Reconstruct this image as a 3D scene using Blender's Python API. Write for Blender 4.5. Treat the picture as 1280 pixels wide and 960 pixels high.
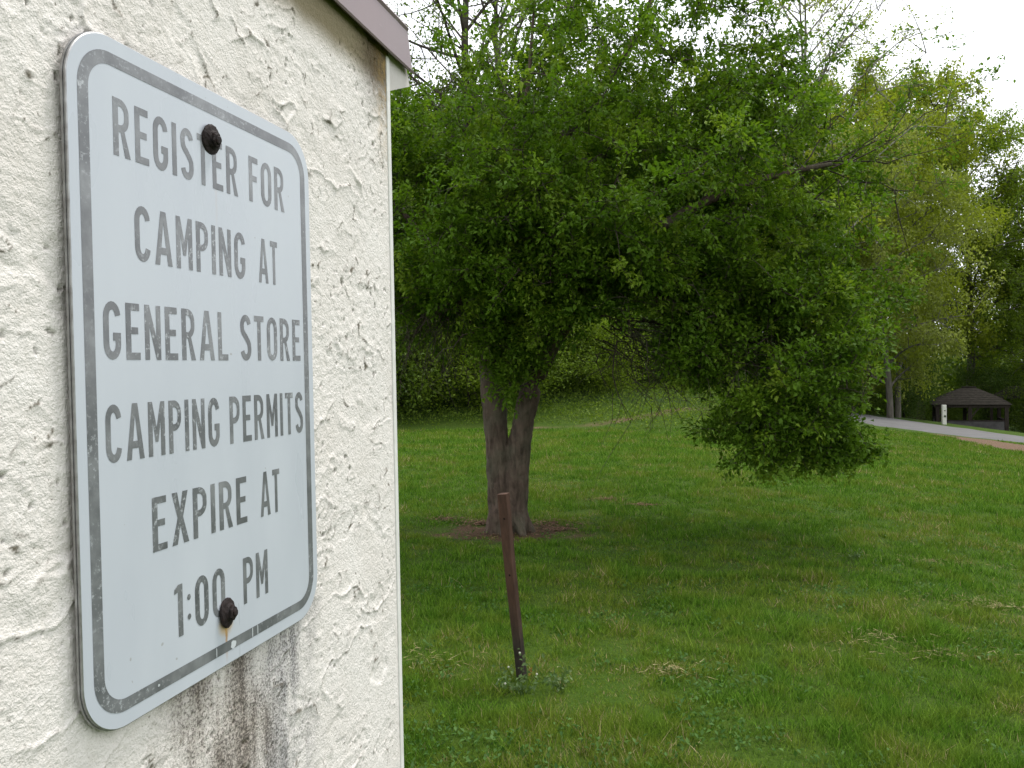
import bpy, bmesh, math, random
import numpy as np
from mathutils import Vector, Matrix
from mathutils.geometry import tessellate_polygon
for o in list(bpy.data.objects): bpy.data.objects.remove(o)
SC = bpy.context.scene; COL = SC.collection
RNG = np.random.default_rng(7); random.seed(7)
rad = math.radians

# ------------------------------------------------------------------ camera
EYE = np.array([0.0, 0.0, 1.6]); FPX = 1036.0
def cam_rows(p, r):
    p, r = rad(p), rad(r)
    B = np.array([[1,0,0],[0,0,-1],[0,1,0]], float)
    P = np.array([[1,0,0],[0,math.cos(p),-math.sin(p)],[0,math.sin(p),math.cos(p)]])
    Q = np.array([[math.cos(r),-math.sin(r),0],[math.sin(r),math.cos(r),0],[0,0,1]])
    return Q @ P @ B
CR = cam_rows(1.149, -1.034)          # rows: right, down, forward (world)
cam = bpy.data.cameras.new('camera'); camo = bpy.data.objects.new('camera', cam); COL.objects.link(camo)
cam.sensor_width = 36; cam.lens = 36*FPX/1280; cam.clip_start = 0.02; cam.clip_end = 2000
Mx = Matrix.Identity(4)
for i in range(3):
    Mx[i][0] = CR[0][i]; Mx[i][1] = -CR[1][i]; Mx[i][2] = -CR[2][i]; Mx[i][3] = EYE[i]
camo.matrix_world = Mx; SC.camera = camo
# ------------------------------------------------------------------ overcast sky, soft sun, exposure
SUN_EL, SUN_AZ = rad(66), rad(48)     # azimuth from +Y towards +X: high, to the right
w = bpy.data.worlds.new('World'); SC.world = w; w.use_nodes = True
nt = w.node_tree; nt.nodes.clear()
sky = nt.nodes.new('ShaderNodeTexSky'); sky.sky_type = 'NISHITA'; sky.sun_disc = False
sky.sun_elevation = SUN_EL; sky.sun_rotation = SUN_AZ; sky.dust_density = 4.0; sky.air_density = 1.0
mix = nt.nodes.new('ShaderNodeMix'); mix.data_type = 'RGBA'; mix.inputs[0].default_value = 0.88
mix.inputs[7].default_value = (10.6, 10.8, 11.2, 1)                      # even cloud cover
bg = nt.nodes.new('ShaderNodeBackground'); bg.inputs[1].default_value = 0.1
wo = nt.nodes.new('ShaderNodeOutputWorld')
nt.links.new(sky.outputs[0], mix.inputs[6]); nt.links.new(mix.outputs[2], bg.inputs[0]); nt.links.new(bg.outputs[0], wo.inputs[0])
sl = bpy.data.lights.new('sun', 'SUN'); so = bpy.data.objects.new('sun', sl); COL.objects.link(so)
sl.energy = 1.5; sl.angle = rad(12); sl.color = (1, .97, .92)
sd = Vector((math.sin(SUN_AZ)*math.cos(SUN_EL), math.cos(SUN_AZ)*math.cos(SUN_EL), math.sin(SUN_EL)))
so.rotation_euler = sd.to_track_quat('Z', 'Y').to_euler(); so.location = (20, -10, 40)
vs = SC.view_settings; vs.view_transform = 'Standard'; vs.look = 'None'; vs.gamma = 1; vs.exposure = 0.9; vs.use_curve_mapping = False

# ------------------------------------------------------------------ helpers
def tag(o, label=None, cat=None, group=None, kind=None):
    if label: o['label'] = label
    if cat: o['category'] = cat
    if group: o['group'] = group
    if kind: o['kind'] = kind
    return o
def link(o, parent=None):
    COL.objects.link(o)
    if parent: o.parent = parent
    return o
def empty(name, loc=(0,0,0), rz=0, parent=None):
    o = bpy.data.objects.new(name, None); o.location = loc; o.rotation_euler = (0,0,rz); o.empty_display_size = .1
    return link(o, parent)
def obj(name, me, mat=None, parent=None, smooth=False):
    o = bpy.data.objects.new(name, me)
    if mat and not me.materials: me.materials.append(mat)
    if smooth: me.polygons.foreach_set('use_smooth', [True]*len(me.polygons))
    return link(o, parent)
def mesh_np(name, V, F, attrs=None, smooth=False):
    """V (n,3); F (m,k) all faces with k corners; attrs: {name: per-vertex floats}"""
    V = np.asarray(V, np.float32); F = np.asarray(F, np.int32); m, k = F.shape
    me = bpy.data.meshes.new(name)
    me.vertices.add(len(V)); me.vertices.foreach_set('co', V.ravel())
    me.loops.add(m*k); me.loops.foreach_set('vertex_index', F.ravel())
    me.polygons.add(m); me.polygons.foreach_set('loop_start', np.arange(0, m*k, k, dtype=np.int32))
    if smooth: me.polygons.foreach_set('use_smooth', np.ones(m, bool))
    me.update(calc_edges=True)
    for a, v in (attrs or {}).items():
        at = me.attributes.new(a, 'FLOAT', 'POINT'); at.data.foreach_set('value', np.asarray(v, np.float32))
    return me
def mesh_py(name, V, F, smooth=False):
    me = bpy.data.meshes.new(name); me.from_pydata([tuple(v) for v in V], [], F); me.update()
    if smooth: me.polygons.foreach_set('use_smooth', [True]*len(F))
    return me
def box_mesh(name, x0, x1, y0, y1, z0, z1, bevel=0, seg=2):
    bm = bmesh.new()
    vs_ = [bm.verts.new((x, y, z)) for x in (x0, x1) for y in (y0, y1) for z in (z0, z1)]
    for f in ((0,1,3,2),(4,6,7,5),(0,4,5,1),(2,3,7,6),(0,2,6,4),(1,5,7,3)): bm.faces.new([vs_[i] for i in f])
    bmesh.ops.recalc_face_normals(bm, faces=bm.faces)
    if bevel: bmesh.ops.bevel(bm, geom=list(bm.edges), offset=bevel, segments=seg, affect='EDGES', profile=.5)
    me = bpy.data.meshes.new(name); bm.to_mesh(me); bm.free(); return me
# --- gradient noise (2-D)
_perm = np.random.default_rng(11).permutation(4096)
_grad = np.random.default_rng(12).uniform(0, 2*np.pi, 4096)
def perlin(x, y, seed=0):
    xi = np.floor(x).astype(int); yi = np.floor(y).astype(int); xf = x-xi; yf = y-yi
    def g(ix, iy, dx, dy):
        a = _grad[_perm[(_perm[(ix+seed*57) & 4095]+iy+seed*131) & 4095]]
        return np.cos(a)*dx+np.sin(a)*dy
    u = xf*xf*xf*(xf*(xf*6-15)+10); v = yf*yf*yf*(yf*(yf*6-15)+10)
    a = g(xi, yi, xf, yf); b = g(xi+1, yi, xf-1, yf); c = g(xi, yi+1, xf, yf-1); d = g(xi+1, yi+1, xf-1, yf-1)
    return ((a+(b-a)*u)*(1-v)+(c+(d-c)*u)*v)*1.5
def fbm(x, y, oct=4, seed=0, gain=.5):
    s = 0; a = 1; t = 0
    for k in range(oct):
        s = s+a*perlin(x*2**k, y*2**k, seed+k); t += a; a *= gain
    return s/t
def sstep(a, b, x):
    t = np.clip((x-a)/(b-a), 0, 1); return t*t*(3-2*t)
# --- node materials
class Mat:
    def __init__(s, name, rough=.8, spec=.3):
        s.m = bpy.data.materials.new(name); s.m.use_nodes = True; s.t = s.m.node_tree; s.n = s.t.nodes
        s.b = s.n['Principled BSDF']; s.out = s.n['Material Output']
        s.b.inputs['Roughness'].default_value = rough; s.b.inputs['Specular IOR Level'].default_value = spec
        s._c = {}
    def node(s, ty, **kw):
        n = s.n.new(ty)
        for k, v in kw.items():
            if hasattr(n, k): setattr(n, k, v)
            else: s.put(n.inputs[k], v)
        return n
    def put(s, inp, v):
        if hasattr(v, 'is_output'): s.t.links.new(v, inp)
        elif isinstance(v, (tuple, list)) and inp.type == 'RGBA' and len(v) == 3: inp.default_value = (*v, 1)
        else: inp.default_value = v
    def coord(s, which='Object'):
        if which not in s._c:
            if which == 'World': s._c[which] = s.n.new('ShaderNodeNewGeometry').outputs['Position']
            else: s._c[which] = s.n.new('ShaderNodeTexCoord').outputs[which]
        return s._c[which]
    def scaled(s, v, sc):
        n = s.n.new('ShaderNodeMapping'); s.put(n.inputs[0], v); n.inputs['Scale'].default_value = sc; return n.outputs[0]
    def noise(s, vec, scale, detail=4, rough=.55, dist=0):
        n = s.n.new('ShaderNodeTexNoise'); s.put(n.inputs['Vector'], vec); n.inputs['Scale'].default_value = scale
        n.inputs['Detail'].default_value = detail; n.inputs['Roughness'].default_value = rough; n.inputs['Distortion'].default_value = dist
        return n.outputs[0]
    def voronoi(s, vec, scale, feat='F1', out=0):
        n = s.n.new('ShaderNodeTexVoronoi'); n.feature = feat; s.put(n.inputs['Vector'], vec); n.inputs['Scale'].default_value = scale
        return n.outputs[out]
    def ramp(s, v, *stops):
        n = s.n.new('ShaderNodeValToRGB'); s.put(n.inputs[0], v); e = n.color_ramp.elements
        while len(e) < len(stops): e.new(.5)
        for el, (p, c) in zip(e, stops):
            el.position = p; el.color = (c, c, c, 1) if isinstance(c, (int, float)) else (*c, 1)
        return n.outputs[0]
    def mix(s, f, a, b, mode='MIX'):
        n = s.n.new('ShaderNodeMix'); n.data_type = 'RGBA'; n.blend_type = mode
        s.put(n.inputs[0], f); s.put(n.inputs[6], a); s.put(n.inputs[7], b); return n.outputs[2]
    def math(s, op, a, b=0.0, c=None):
        n = s.n.new('ShaderNodeMath'); n.operation = op; s.put(n.inputs[0], a); s.put(n.inputs[1], b)
        if c is not None: s.put(n.inputs[2], c)
        return n.outputs[0]
    def sep(s, v):
        n = s.n.new('ShaderNodeSeparateXYZ'); s.put(n.inputs[0], v); return n.outputs
    def attr(s, name):
        n = s.n.new('ShaderNodeAttribute'); n.attribute_name = name; return n.outputs['Fac']
    def col(s, c): s.put(s.b.inputs['Base Color'], c); return s
    def bump(s, h, strength=.3, dist=.01):
        n = s.n.new('ShaderNodeBump'); n.inputs['Strength'].default_value = strength; n.inputs['Distance'].default_value = dist
        s.put(n.inputs['Height'], h); s.put(s.b.inputs['Normal'], n.outputs[0]); return s
    def mask(s, v, a, b):
        n = s.n.new('ShaderNodeMapRange'); n.interpolation_type = 'SMOOTHSTEP'; s.put(n.inputs[0], v)
        n.inputs[1].default_value = a; n.inputs[2].default_value = b; return n.outputs[0]
def leaf_mat(name, c0, c1, c2, trans=.35, scale=.6, rough=.55):
    m = Mat(name, rough, .15)
    r = m.attr('tone')
    c = m.ramp(r, (0, c0), (.55, c1), (1, c2))
    n = m.noise(m.coord('World'), scale, 2)
    c = m.mix(m.ramp(n, (.35, 0), (.65, .45)), c, c0)
    m.col(c)
    tr = m.n.new('ShaderNodeBsdfTranslucent'); m.put(tr.inputs[0], m.mix(1.0, c, (1.0, 1.05, .55), 'MULTIPLY'))
    ms = m.n.new('ShaderNodeMixShader'); ms.inputs[0].default_value = trans
    m.t.links.new(m.b.outputs[0], ms.inputs[1]); m.t.links.new(tr.outputs[0], ms.inputs[2]); m.t.links.new(ms.outputs[0], m.out.inputs[0])
    return m.m
def bark_mat(name, c0, c1, sc=9):
    m = Mat(name, .9, .15); v = m.scaled(m.coord(), (1, 1, .22)); n = m.noise(v, sc*2.2, 6, .65, .4); n2 = m.noise(m.coord(), 3, 3)
    c = m.ramp(n, (.3, c0), (.65, c1)); c = m.mix(m.ramp(n2, (.45, 0), (.75, .5)), c, (.10, .115, .075)); m.col(c).bump(n, .8, .03); return m.m

# ------------------------------------------------------------------ terrain
def softp(x, k): return np.logaddexp(0, np.asarray(x, float)/k)*k
def terrain(x, y):
    x = np.asarray(x, float); y = np.asarray(y, float)
    z = -.1*(softp(x-3, 1.2)-softp(x-48, 4))
    z = z-1.4*(1-np.exp(-softp(x-30, .8)/5))*sstep(20, 34, y)
    z = z-.012*softp(y-9, 2)*(1-sstep(3, 12, x))
    b = sstep(24, 31, y+.25*np.abs(x-2)+.8*np.sin(x*.5))*(1-sstep(7, 13, x))       # bank behind the lawn
    z = z+1.15*b
    z = z+.035*fbm(x*.35, y*.35, 3, 5)+.012*fbm(x*1.7, y*1.7, 2, 9)*np.exp(-y/30)
    z = z+2.5*sstep(55, 120, y-.35*x)*(1-sstep(10, 30, x))
    return z
def ray(px, py):
    c = np.array([(px-640)/FPX, (py-480)/FPX, 1.0]); return CR.T @ c
def ground_at(px, py):
    d = ray(px, py); t = 1.0
    while t < 300:
        p = EYE+d*t
        if p[2] < terrain(p[0], p[1]): break
        t *= 1.01
    lo, hi = t/1.01, t
    for _ in range(30):
        md = (lo+hi)/2; p = EYE+d*md
        if p[2] < terrain(p[0], p[1]): hi = md
        else: lo = md
    return EYE+d*hi
def at_depth(px, py, D):
    d = ray(px, py); return EYE+d*(D/d[1])

gm = Mat('lawn_soil', .95, .1); W = gm.coord('World')
n1 = gm.noise(W, .35, 4); n2 = gm.noise(W, 3.5, 5, .65); n3 = gm.noise(W, 40, 4, .7)
c = gm.ramp(n3, (.3, (.022, .042, .005)), (.7, (.055, .098, .010)))
c = gm.mix(gm.ramp(n2, (.42, 0), (.68, .5)), c, (.065, .090, .014))
c = gm.mix(gm.ramp(n1, (.4, 0), (.7, .35)), c, (.045, .105, .010))
sx, sy, sz = gm.sep(W)
# bare soil under the tree and at the far foot of the bank
TREE = ground_at(636, 664)
dx = gm.math('MULTIPLY', gm.math('SUBTRACT', sx, float(TREE[0])), .8); dy = gm.math('MULTIPLY', gm.math('SUBTRACT', sy, float(TREE[1])-.05), 1.5)
dd = gm.math('SQRT', gm.math('ADD', gm.math('MULTIPLY', dx, dx), gm.math('MULTIPLY', dy, dy)))
dd = gm.math('ADD', dd, gm.math('MULTIPLY', gm.math('SUBTRACT', n2, .5), 1.3))
soil = gm.ramp(n3, (.3, (.05, .030, .018)), (.7, (.12, .075, .045)))
c = gm.mix(gm.mask(dd, .75, .38), c, soil)
c = gm.mix(gm.mask(gm.attr('dirt'), .3, .75), c, gm.ramp(n3, (.3, (.075, .05, .03)), (.7, (.19, .125, .085))))
c = gm.mix(gm.mask(gm.attr('wood'), .2, .8), c, gm.ramp(n2, (.35, (.022, .035, .010)), (.65, (.05, .09, .02))))
gm.col(c).bump(gm.math('ADD', n3, n2), .9, .03)

def road_rows():
    far = [(1000, 508), (1060, 515), (1100, 521), (1150, 528), (1200, 535.5), (1280, 546.5), (1400, 561), (1560, 578)]
    near = [(1000, 515), (1060, 526), (1100, 534.5), (1150, 540.5), (1200, 546), (1280, 554), (1400, 567.5), (1560, 586)]
    return [ground_at(*p) for p in far], [ground_at(*p) for p in near]
RF, RN = road_rows()
xs = np.concatenate([-np.geomspace(600, 14, 40), np.linspace(-13.5, 40, 180), np.geomspace(40.5, 600, 40)])
ys = np.concatenate([-np.geomspace(300, 6, 20), np.linspace(-5.5, 45, 170), np.linspace(45.5, 130, 85), np.geomspace(132, 1500, 20)])
X, Y = np.meshgrid(xs, ys); Z = terrain(X, Y)
near_pts = np.array(RN)
sh = [(1170, 543), (1220, 549.5), (1280, 559), (1340, 568), (1420, 578)]; SP = np.array([ground_at(*p) for p in sh]); SPr = np.array([.4, 1.2, 2.2, 2.8, 3.2])
def seg_dist(X, Y, P, R):
    best = np.full(X.shape, -9.0)
    for a, b, ra, rb in zip(P[:-1], P[1:], R[:-1], R[1:]):
        ab = b[:2]-a[:2]; t = np.clip(((X-a[0])*ab[0]+(Y-a[1])*ab[1])/(ab@ab), 0, 1)
        d = np.hypot(X-a[0]-t*ab[0], Y-a[1]-t*ab[1]); best = np.maximum(best, 1-d/(ra+(rb-ra)*t))
    return best
dirt = np.clip(.5+seg_dist(X, Y, SP, SPr)*.9+.25*fbm(X*1.2, Y*1.2, 3, 4), 0, 1)
bank = np.array([ground_at(*p) for p in [(640, 536), (700, 534), (760, 529), (800, 521), (850, 512), (900, 508)]])
dirt = np.maximum(dirt, np.clip(.16+seg_dist(X, Y, bank, np.full(6, .5))*.45+.35*fbm(X*1.5, Y*1.5, 3, 6), 0, .8))
wood = np.clip(sstep(25, 30, Y+.25*np.abs(X-2))*(1-sstep(6, 11, X))+sstep(58, 66, Y+.25*X), 0, 1)
nx, ny = len(xs), len(ys)
I = np.arange(nx*ny).reshape(ny, nx)
F = np.stack([I[:-1,:-1], I[:-1,1:], I[1:,1:], I[1:,:-1]], -1).reshape(-1, 4)
g = obj('ground', mesh_np('ground', np.stack([X, Y, Z], -1).reshape(-1, 3), F, {'dirt': dirt.ravel(), 'wood': wood.ravel()}, True), gm.m)
tag(g, 'green lawn falling away to the right', 'lawn', kind='structure')

# ------------------------------------------------------------------ road
rm = Mat('asphalt', .9, .2); n = rm.noise(rm.coord('World'), 1.2, 5); n2 = rm.noise(rm.coord('World'), 35, 3)
rm.col(rm.mix(.4, rm.ramp(n, (.3, (.092, .089, .088)), (.7, (.142, .138, .137))), rm.ramp(n2, (.3, (.08, .08, .08)), (.7, (.155, .152, .15))))).bump(n2, .3, .01)
V = []; Fq = []; K = 8; M_ = 6
fa, na = np.array(RF), np.array(RN)
def resample(P, k):
    out = []
    for a, b in zip(P[:-1], P[1:]):
        for i in range(k): out.append(a+(b-a)*i/k)
    out.append(P[-1]); return np.array(out)
fa, na = resample(fa, M_), resample(na, M_)
for a, b in zip(fa, na):
    for j in range(K+1):
        p = a+(b-a)*j/K; z = terrain(p[0], p[1])+.05*min(1, min(j, K-j)*2)+.012-(.12 if j in (0, K) else 0); V.append((p[0], p[1], z))
for i in range(len(fa)-1):
    for j in range(K): Fq.append((i*(K+1)+j, (i+1)*(K+1)+j, (i+1)*(K+1)+j+1, i*(K+1)+j+1))
r = obj('road', mesh_np('road', V, Fq, smooth=True), rm.m); tag(r, 'narrow grey asphalt park road beyond the lawn', 'road', kind='structure')

# ------------------------------------------------------------------ building with stucco wall
YAW = 0.25256; O_SIGN = np.array([-.27044, .51224, 1.6-.23449]); S_C = .5312
D_W = np.array([math.sin(YAW), math.cos(YAW), 0]); N_W = np.array([math.cos(YAW), -math.sin(YAW), 0])
RZ = math.pi/2-YAW                       # local x = along wall towards the far corner, local -y = outwards
C_BASE = O_SIGN+D_W*S_C-N_W*.0078; C_BASE[2] = 0
bld = empty('stucco_building', C_BASE, RZ)
tag(bld, 'small cream stucco building whose wall carries the camping sign', 'building')
# local frame: x<=0 along wall (0 at far corner), z above ground.  sign left edge at x=-S_C
zs0 = float(O_SIGN[2])
def graded(a, b, fa_, fb_, step, grow=1.12):
    mid = list(np.arange(fa_, fb_+1e-9, step)); lo = []; st = step; p = fa_
    while p > a: st *= grow; p -= st; lo.append(max(p, a))
    hi = []; st = step; p = mid[-1]
    while p < b: st *= grow; p += st; hi.append(min(p, b))
    return np.array(lo[::-1]+mid+hi)
wx = graded(-4.0, 0.0, -.66, -.004, .0016); wx[-1] = 0
wz = graded(-.3, 1.997, 1.14, 1.99, .0016); wz = wz[wz <= 1.997]
SX, SZ = np.meshgrid(wx, wz)
def stucco(x, z):
    wxp = .03*fbm(x*14, z*14, 3, 31); wzp = .03*fbm(x*14, z*14, 3, 41)
    a = fbm((x+wxp)*8+.25*z*9, (z+wzp)*15, 3, 2)
    a2 = fbm((x+wzp)*15+3, (z+wxp)*26, 3, 52)
    f = a*2.4; saw = f-np.floor(f); lip = np.where(saw > .97, (1-saw)/.03, (saw/.97)**7)
    f2 = a2*2.0; saw2 = f2-np.floor(f2); lip2 = np.where(saw2 > .96, (1-saw2)/.04, (saw2/.96)**7)
    m1 = sstep(-.03, .2, fbm(x*13+9, z*17, 3, 71)); m2 = sstep(.0, .2, fbm(x*18-4, z*22, 3, 81))
    al = fbm((x+wxp)*4.2-.3*z*7, (z+wzp)*9+5, 3, 12); fl_ = al*2.2; sl_ = fl_-np.floor(fl_); lipl = np.where(sl_ > .98, (1-sl_)/.02, (sl_/.98)**12); ml = sstep(-.05, .12, fbm(x*6+2, z*8, 2, 171))
    h = .0013*lip*m1+.0010*lip2*m2+.0008*np.floor(f)*m1+.0017*lipl*ml
    h = h+.0012*fbm(x*6, z*8, 3, 91)
    sm = sstep(-.1, .25, fbm(x*7, z*7, 2, 111))
    h = h+.0009*fbm(x*140, z*150, 3, 101, .7)*(.2+.8*sm)
    pit = fbm(x*110, z*100, 2, 121); h = h-.0026*sstep(.48, .56, pit)*sm
    brk = sstep(-.1, .2, fbm(x*60, z*60, 2, 151))          # dirt-filled cracks along the trowel edges
    ck = np.maximum(sstep(.925, .975, saw)*m1, sstep(.92, .975, saw2)*m2)*brk
    ck = np.maximum(ck, sstep(.955, .985, sl_)*ml*brk); ck = np.maximum(ck, .8*sstep(.50, .56, pit)*sm)
    return h, ck
Hh, CK = stucco(SX, SZ)
fade = sstep(0, -.03, SX); sgn = (SX > -S_C-.004) & (SX < -S_C+.31) & (SZ > zs0-.004) & (SZ < zs0+.461)
Hh = Hh*(.12+.88*fade)
Hh = np.where(sgn, np.minimum(Hh, .002), Hh)
nx, ny = len(wx), len(wz); I = np.arange(nx*ny).reshape(ny, nx)
F = np.stack([I[:-1,:-1], I[:-1,1:], I[1:,1:], I[1:,:-1]], -1).reshape(-1, 4)
wm = Mat('stucco', .92, .15); oc = wm.coord(); x_, y_, z_ = wm.sep(oc)
g1 = wm.noise(oc, 420, 3, .6); g2 = wm.noise(oc, 9, 4); g3 = wm.noise(oc, 90, 5, .7)
c = wm.ramp(g2, (.3, (.665, .625, .58)), (.7, (.74, .705, .665)))
c = wm.mix(wm.ramp(g3, (.35, .25), (.5, 0)), c, (.50, .465, .40))
# yellow-brown band coloured in under the roof edge, darkest near the corner
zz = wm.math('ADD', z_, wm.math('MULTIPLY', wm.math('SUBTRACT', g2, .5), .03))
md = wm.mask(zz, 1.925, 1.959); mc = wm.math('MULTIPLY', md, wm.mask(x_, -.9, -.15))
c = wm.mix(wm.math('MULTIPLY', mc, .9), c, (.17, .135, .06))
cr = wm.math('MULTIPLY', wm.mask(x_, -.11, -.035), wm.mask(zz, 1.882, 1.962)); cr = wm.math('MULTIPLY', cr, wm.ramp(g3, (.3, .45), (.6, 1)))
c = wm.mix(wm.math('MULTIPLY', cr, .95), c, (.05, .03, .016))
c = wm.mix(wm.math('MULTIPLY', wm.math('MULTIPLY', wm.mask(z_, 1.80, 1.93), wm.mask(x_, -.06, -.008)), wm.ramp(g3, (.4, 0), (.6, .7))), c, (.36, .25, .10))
# run-off grime below the sign's lower edge
xr = wm.math('ADD', x_, S_C); zr = wm.math('SUBTRACT', z_, zs0)
sv = wm.noise(wm.scaled(oc, (1, 1, .25)), 30, 5, .65); xw = wm.math('ADD', xr, wm.math('MULTIPLY', wm.math('SUBTRACT', g2, .5), .16))
gk = wm.math('MULTIPLY', wm.math('MULTIPLY', wm.mask(xw, .05, .14), wm.mask(xw, .325, .27)), wm.math('MULTIPLY', wm.mask(zr, -.34, -.03), wm.mask(zr, .02, .004)))
sp = wm.math('ADD', wm.math('MULTIPLY', wm.noise(oc, 420, 4, .75), .65), wm.math('MULTIPLY', sv, .35))
c = wm.mix(wm.math('MULTIPLY', gk, wm.ramp(sv, (.35, .1), (.62, .8))), c, wm.mix(wm.mask(xw, .17, .24), (.25, .205, .16), (.30, .30, .31)))
c = wm.mix(wm.math('MULTIPLY', gk, wm.ramp(sp, (.48, 0), (.57, .85))), c, (.055, .046, .042))
ck = wm.attr('crack'); c = wm.mix(wm.math('MULTIPLY', ck, .92), c, (.10, .085, .055))
# scattered grime flecks
fl = wm.ramp(wm.noise(oc, 150, 2, .5), (.69, 0), (.74, .75)); c = wm.mix(fl, c, (.16, .14, .11))
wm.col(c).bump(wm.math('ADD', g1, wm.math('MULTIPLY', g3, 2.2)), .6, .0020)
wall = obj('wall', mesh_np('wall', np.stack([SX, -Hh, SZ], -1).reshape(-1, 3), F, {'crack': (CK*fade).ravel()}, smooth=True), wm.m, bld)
# remaining shell: end wall, back walls
shell = obj('wall', mesh_py('shell', [(-.0,.012,-.3),(-.0,3.2,-.3),(-.0,3.2,1.985),(-.0,.012,1.985),(-4,.012,-.3),(-4,3.2,-.3),(-4,3.2,1.985),(-4,.012,1.985)],
    [(0,1,2,3),(1,5,6,2),(5,4,7,6)]), wm.m, bld)
cb = Mat('corner_bead', .6, .3); cb.col(cb.ramp(cb.noise(cb.coord(), 60, 4), (.3, (.60, .59, .55)), (.7, (.69, .68, .645))))
obj('corner_bead', box_mesh('bead', -.0085, .0012, -.0014, .02, -.3, 1.9845, .0008, 2), cb.m, bld)
fm = Mat('fascia_metal', .42, .45); n = fm.noise(fm.scaled(fm.coord(), (1, 1, 3)), 25, 5, .7); n2 = fm.noise(fm.coord(), 6, 3)
c = fm.mix(fm.ramp(n2, (.3, 0), (.7, .6)), (.225, .165, .168), (.18, .14, .145)); c = fm.mix(fm.ramp(n, (.62, 0), (.72, .4)), c, (.38, .35, .35))
fm.col(c).bump(n2, .25, .004); fm.b.inputs['Metallic'].default_value = .15
ZF = zs0+.6185
# folded metal roof edge: face, kick-out lip and top return, as one bent sheet swept along the wall
prof = [(-.003, ZF+.0035), (-.0085, ZF), (-.0098, ZF+.0022), (-.0062, ZF+.006), (-.0062, ZF+.050), (-.0085, ZF+.0535), (-.007, ZF+.0565), (.06, ZF+.066), (.06, ZF+.063), (-.003, ZF+.0505)]
V = []; 
for x in (-4.1, -3, -2, -1, -.5, -.2, -.02, .0675):
    for (yy, zz_) in prof: V.append((x-(.016 if x > .05 else 0)*(zz_-ZF)/.055, yy+.0006*math.sin(x*37), zz_+.0008*math.sin(x*23)))
npf = len(prof); Fp = []
for i in range(7):
    for j in range(npf): Fp.append((i*npf+j, (i+1)*npf+j, (i+1)*npf+(j+1) % npf, i*npf+(j+1) % npf))
Fp.append(tuple(range(7*npf, 8*npf))); Fp.append(tuple(range(npf-1, -1, -1)))
fas = obj('fascia', mesh_py('fascia', V, Fp), fm.m, bld)
# fascia along the far end wall
V = [(p[0]*-1+.060, 0, p[1]) for p in prof]; Fp = []; VV = []
for y in (.004, 1, 2, 3.25):
    for (a, _, z) in V: VV.append((a-(.0 if y > .01 else 0), y, z))
for i in range(3):
    for j in range(npf): Fp.append((i*npf+j, i*npf+(j+1) % npf, (i+1)*npf+(j+1) % npf, (i+1)*npf+j))
Fp.append(tuple(range(npf))); obj('fascia', mesh_py('end_fascia', VV, Fp), fm.m, bld)
tm = Mat('trim_paint', .6, .3); tm.col(tm.ramp(tm.noise(tm.coord(), 40, 4), (.3, (.46, .43, .395)), (.75, (.55, .52, .485)))).bump(tm.noise(tm.coord(), 200, 2), .2, .001)
tp = [(.0025, ZF+.012), (.060, ZF+.012), (.0725, ZF-.012), (.0025, ZF-.040)]
V = [(x, .0005, z) for x, z in tp]+[(x, 3.2, z) for x, z in tp]
obj('soffit_board', mesh_py('soffit_board', V, [(0,1,2,3),(7,6,5,4),(0,4,5,1),(1,5,6,2),(2,6,7,3),(3,7,4,0)]), tm.m, bld)
rfm = Mat('roof_membrane', .9, .2); rfm.col(rfm.ramp(rfm.noise(rfm.coord(), 8, 4), (.3, (.14, .13, .125)), (.7, (.22, .205, .20)))).bump(rfm.noise(rfm.coord(), 60, 3), .3, .01)
obj('roof', mesh_py('roof', [(-4.1,.05,ZF+.062),(.01,.05,ZF+.062),(.01,3.25,ZF+.062),(-4.1,3.25,ZF+.062),(-4.1,.05,ZF+.03),(.01,.05,ZF+.03),(.01,3.25,ZF+.03),(-4.1,3.25,ZF+.03)],
    [(0,1,2,3),(7,6,5,4),(0,4,5,1),(1,5,6,2),(2,6,7,3),(3,7,4,0)]), rfm.m, bld)

# ------------------------------------------------------------------ the sign
SW, SH, ST = .3065, .457, .0018
sgo = empty('camping_sign', O_SIGN-N_W*.0018, RZ)
tag(sgo, 'white metal sign about registering for camping, bolted to the cream stucco wall', 'sign')
def rrect(x0, x1, z0, z1, r, n=10):
    P = []
    for cx, cz, a0 in ((x1-r, z1-r, 0), (x0+r, z1-r, 90), (x0+r, z0+r, 180), (x1-r, z0+r, 270)):
        for k in range(n+1):
            a = rad(a0+90*k/n); P.append((cx+r*math.cos(a), cz+r*math.sin(a)))
    return P
def face_stain(m, c, worn):
    """rust run below the bolts, in sign coordinates"""
    oc = m.coord(); x, y, z = m.sep(oc); nn = m.noise(oc, 160, 3)
    xx = m.math('ADD', x, m.math('MULTIPLY', m.math('SUBTRACT', nn, .5), .003))
    for bx, bz, ln, st, cc in ((.1525, .0335, .036, .9, (.36, .17, .03)), (.1535, .408, .10, .22, (.42, .33, .27))):
        run = m.math('MULTIPLY', m.mask(m.math('ABSOLUTE', m.math('SUBTRACT', xx, bx)), .0022, .0006), m.math('MULTIPLY', m.mask(z, bz-ln, bz-.004), m.mask(z, bz+.003, bz)))
        c = m.mix(m.math('MULTIPLY', run, st), c, cc)
    dx = m.math('DIVIDE', m.math('SUBTRACT', xx, .152), .0125); dz = m.math('DIVIDE', m.math('SUBTRACT', z, .033), .0115)
    d = m.math('SQRT', m.math('ADD', m.math('MULTIPLY', dx, dx), m.math('MULTIPLY', dz, dz)))
    return m.mix(m.math('MULTIPLY', m.mask(d, 1.0, .35), .75), c, (.50, .33, .14))
pm = Mat('sign_sheeting', .30, .42); oc = pm.coord(); n = pm.noise(pm.scaled(oc, (1, 1, .3)), 14, 4); n2 = pm.noise(oc, 300, 3)
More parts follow.
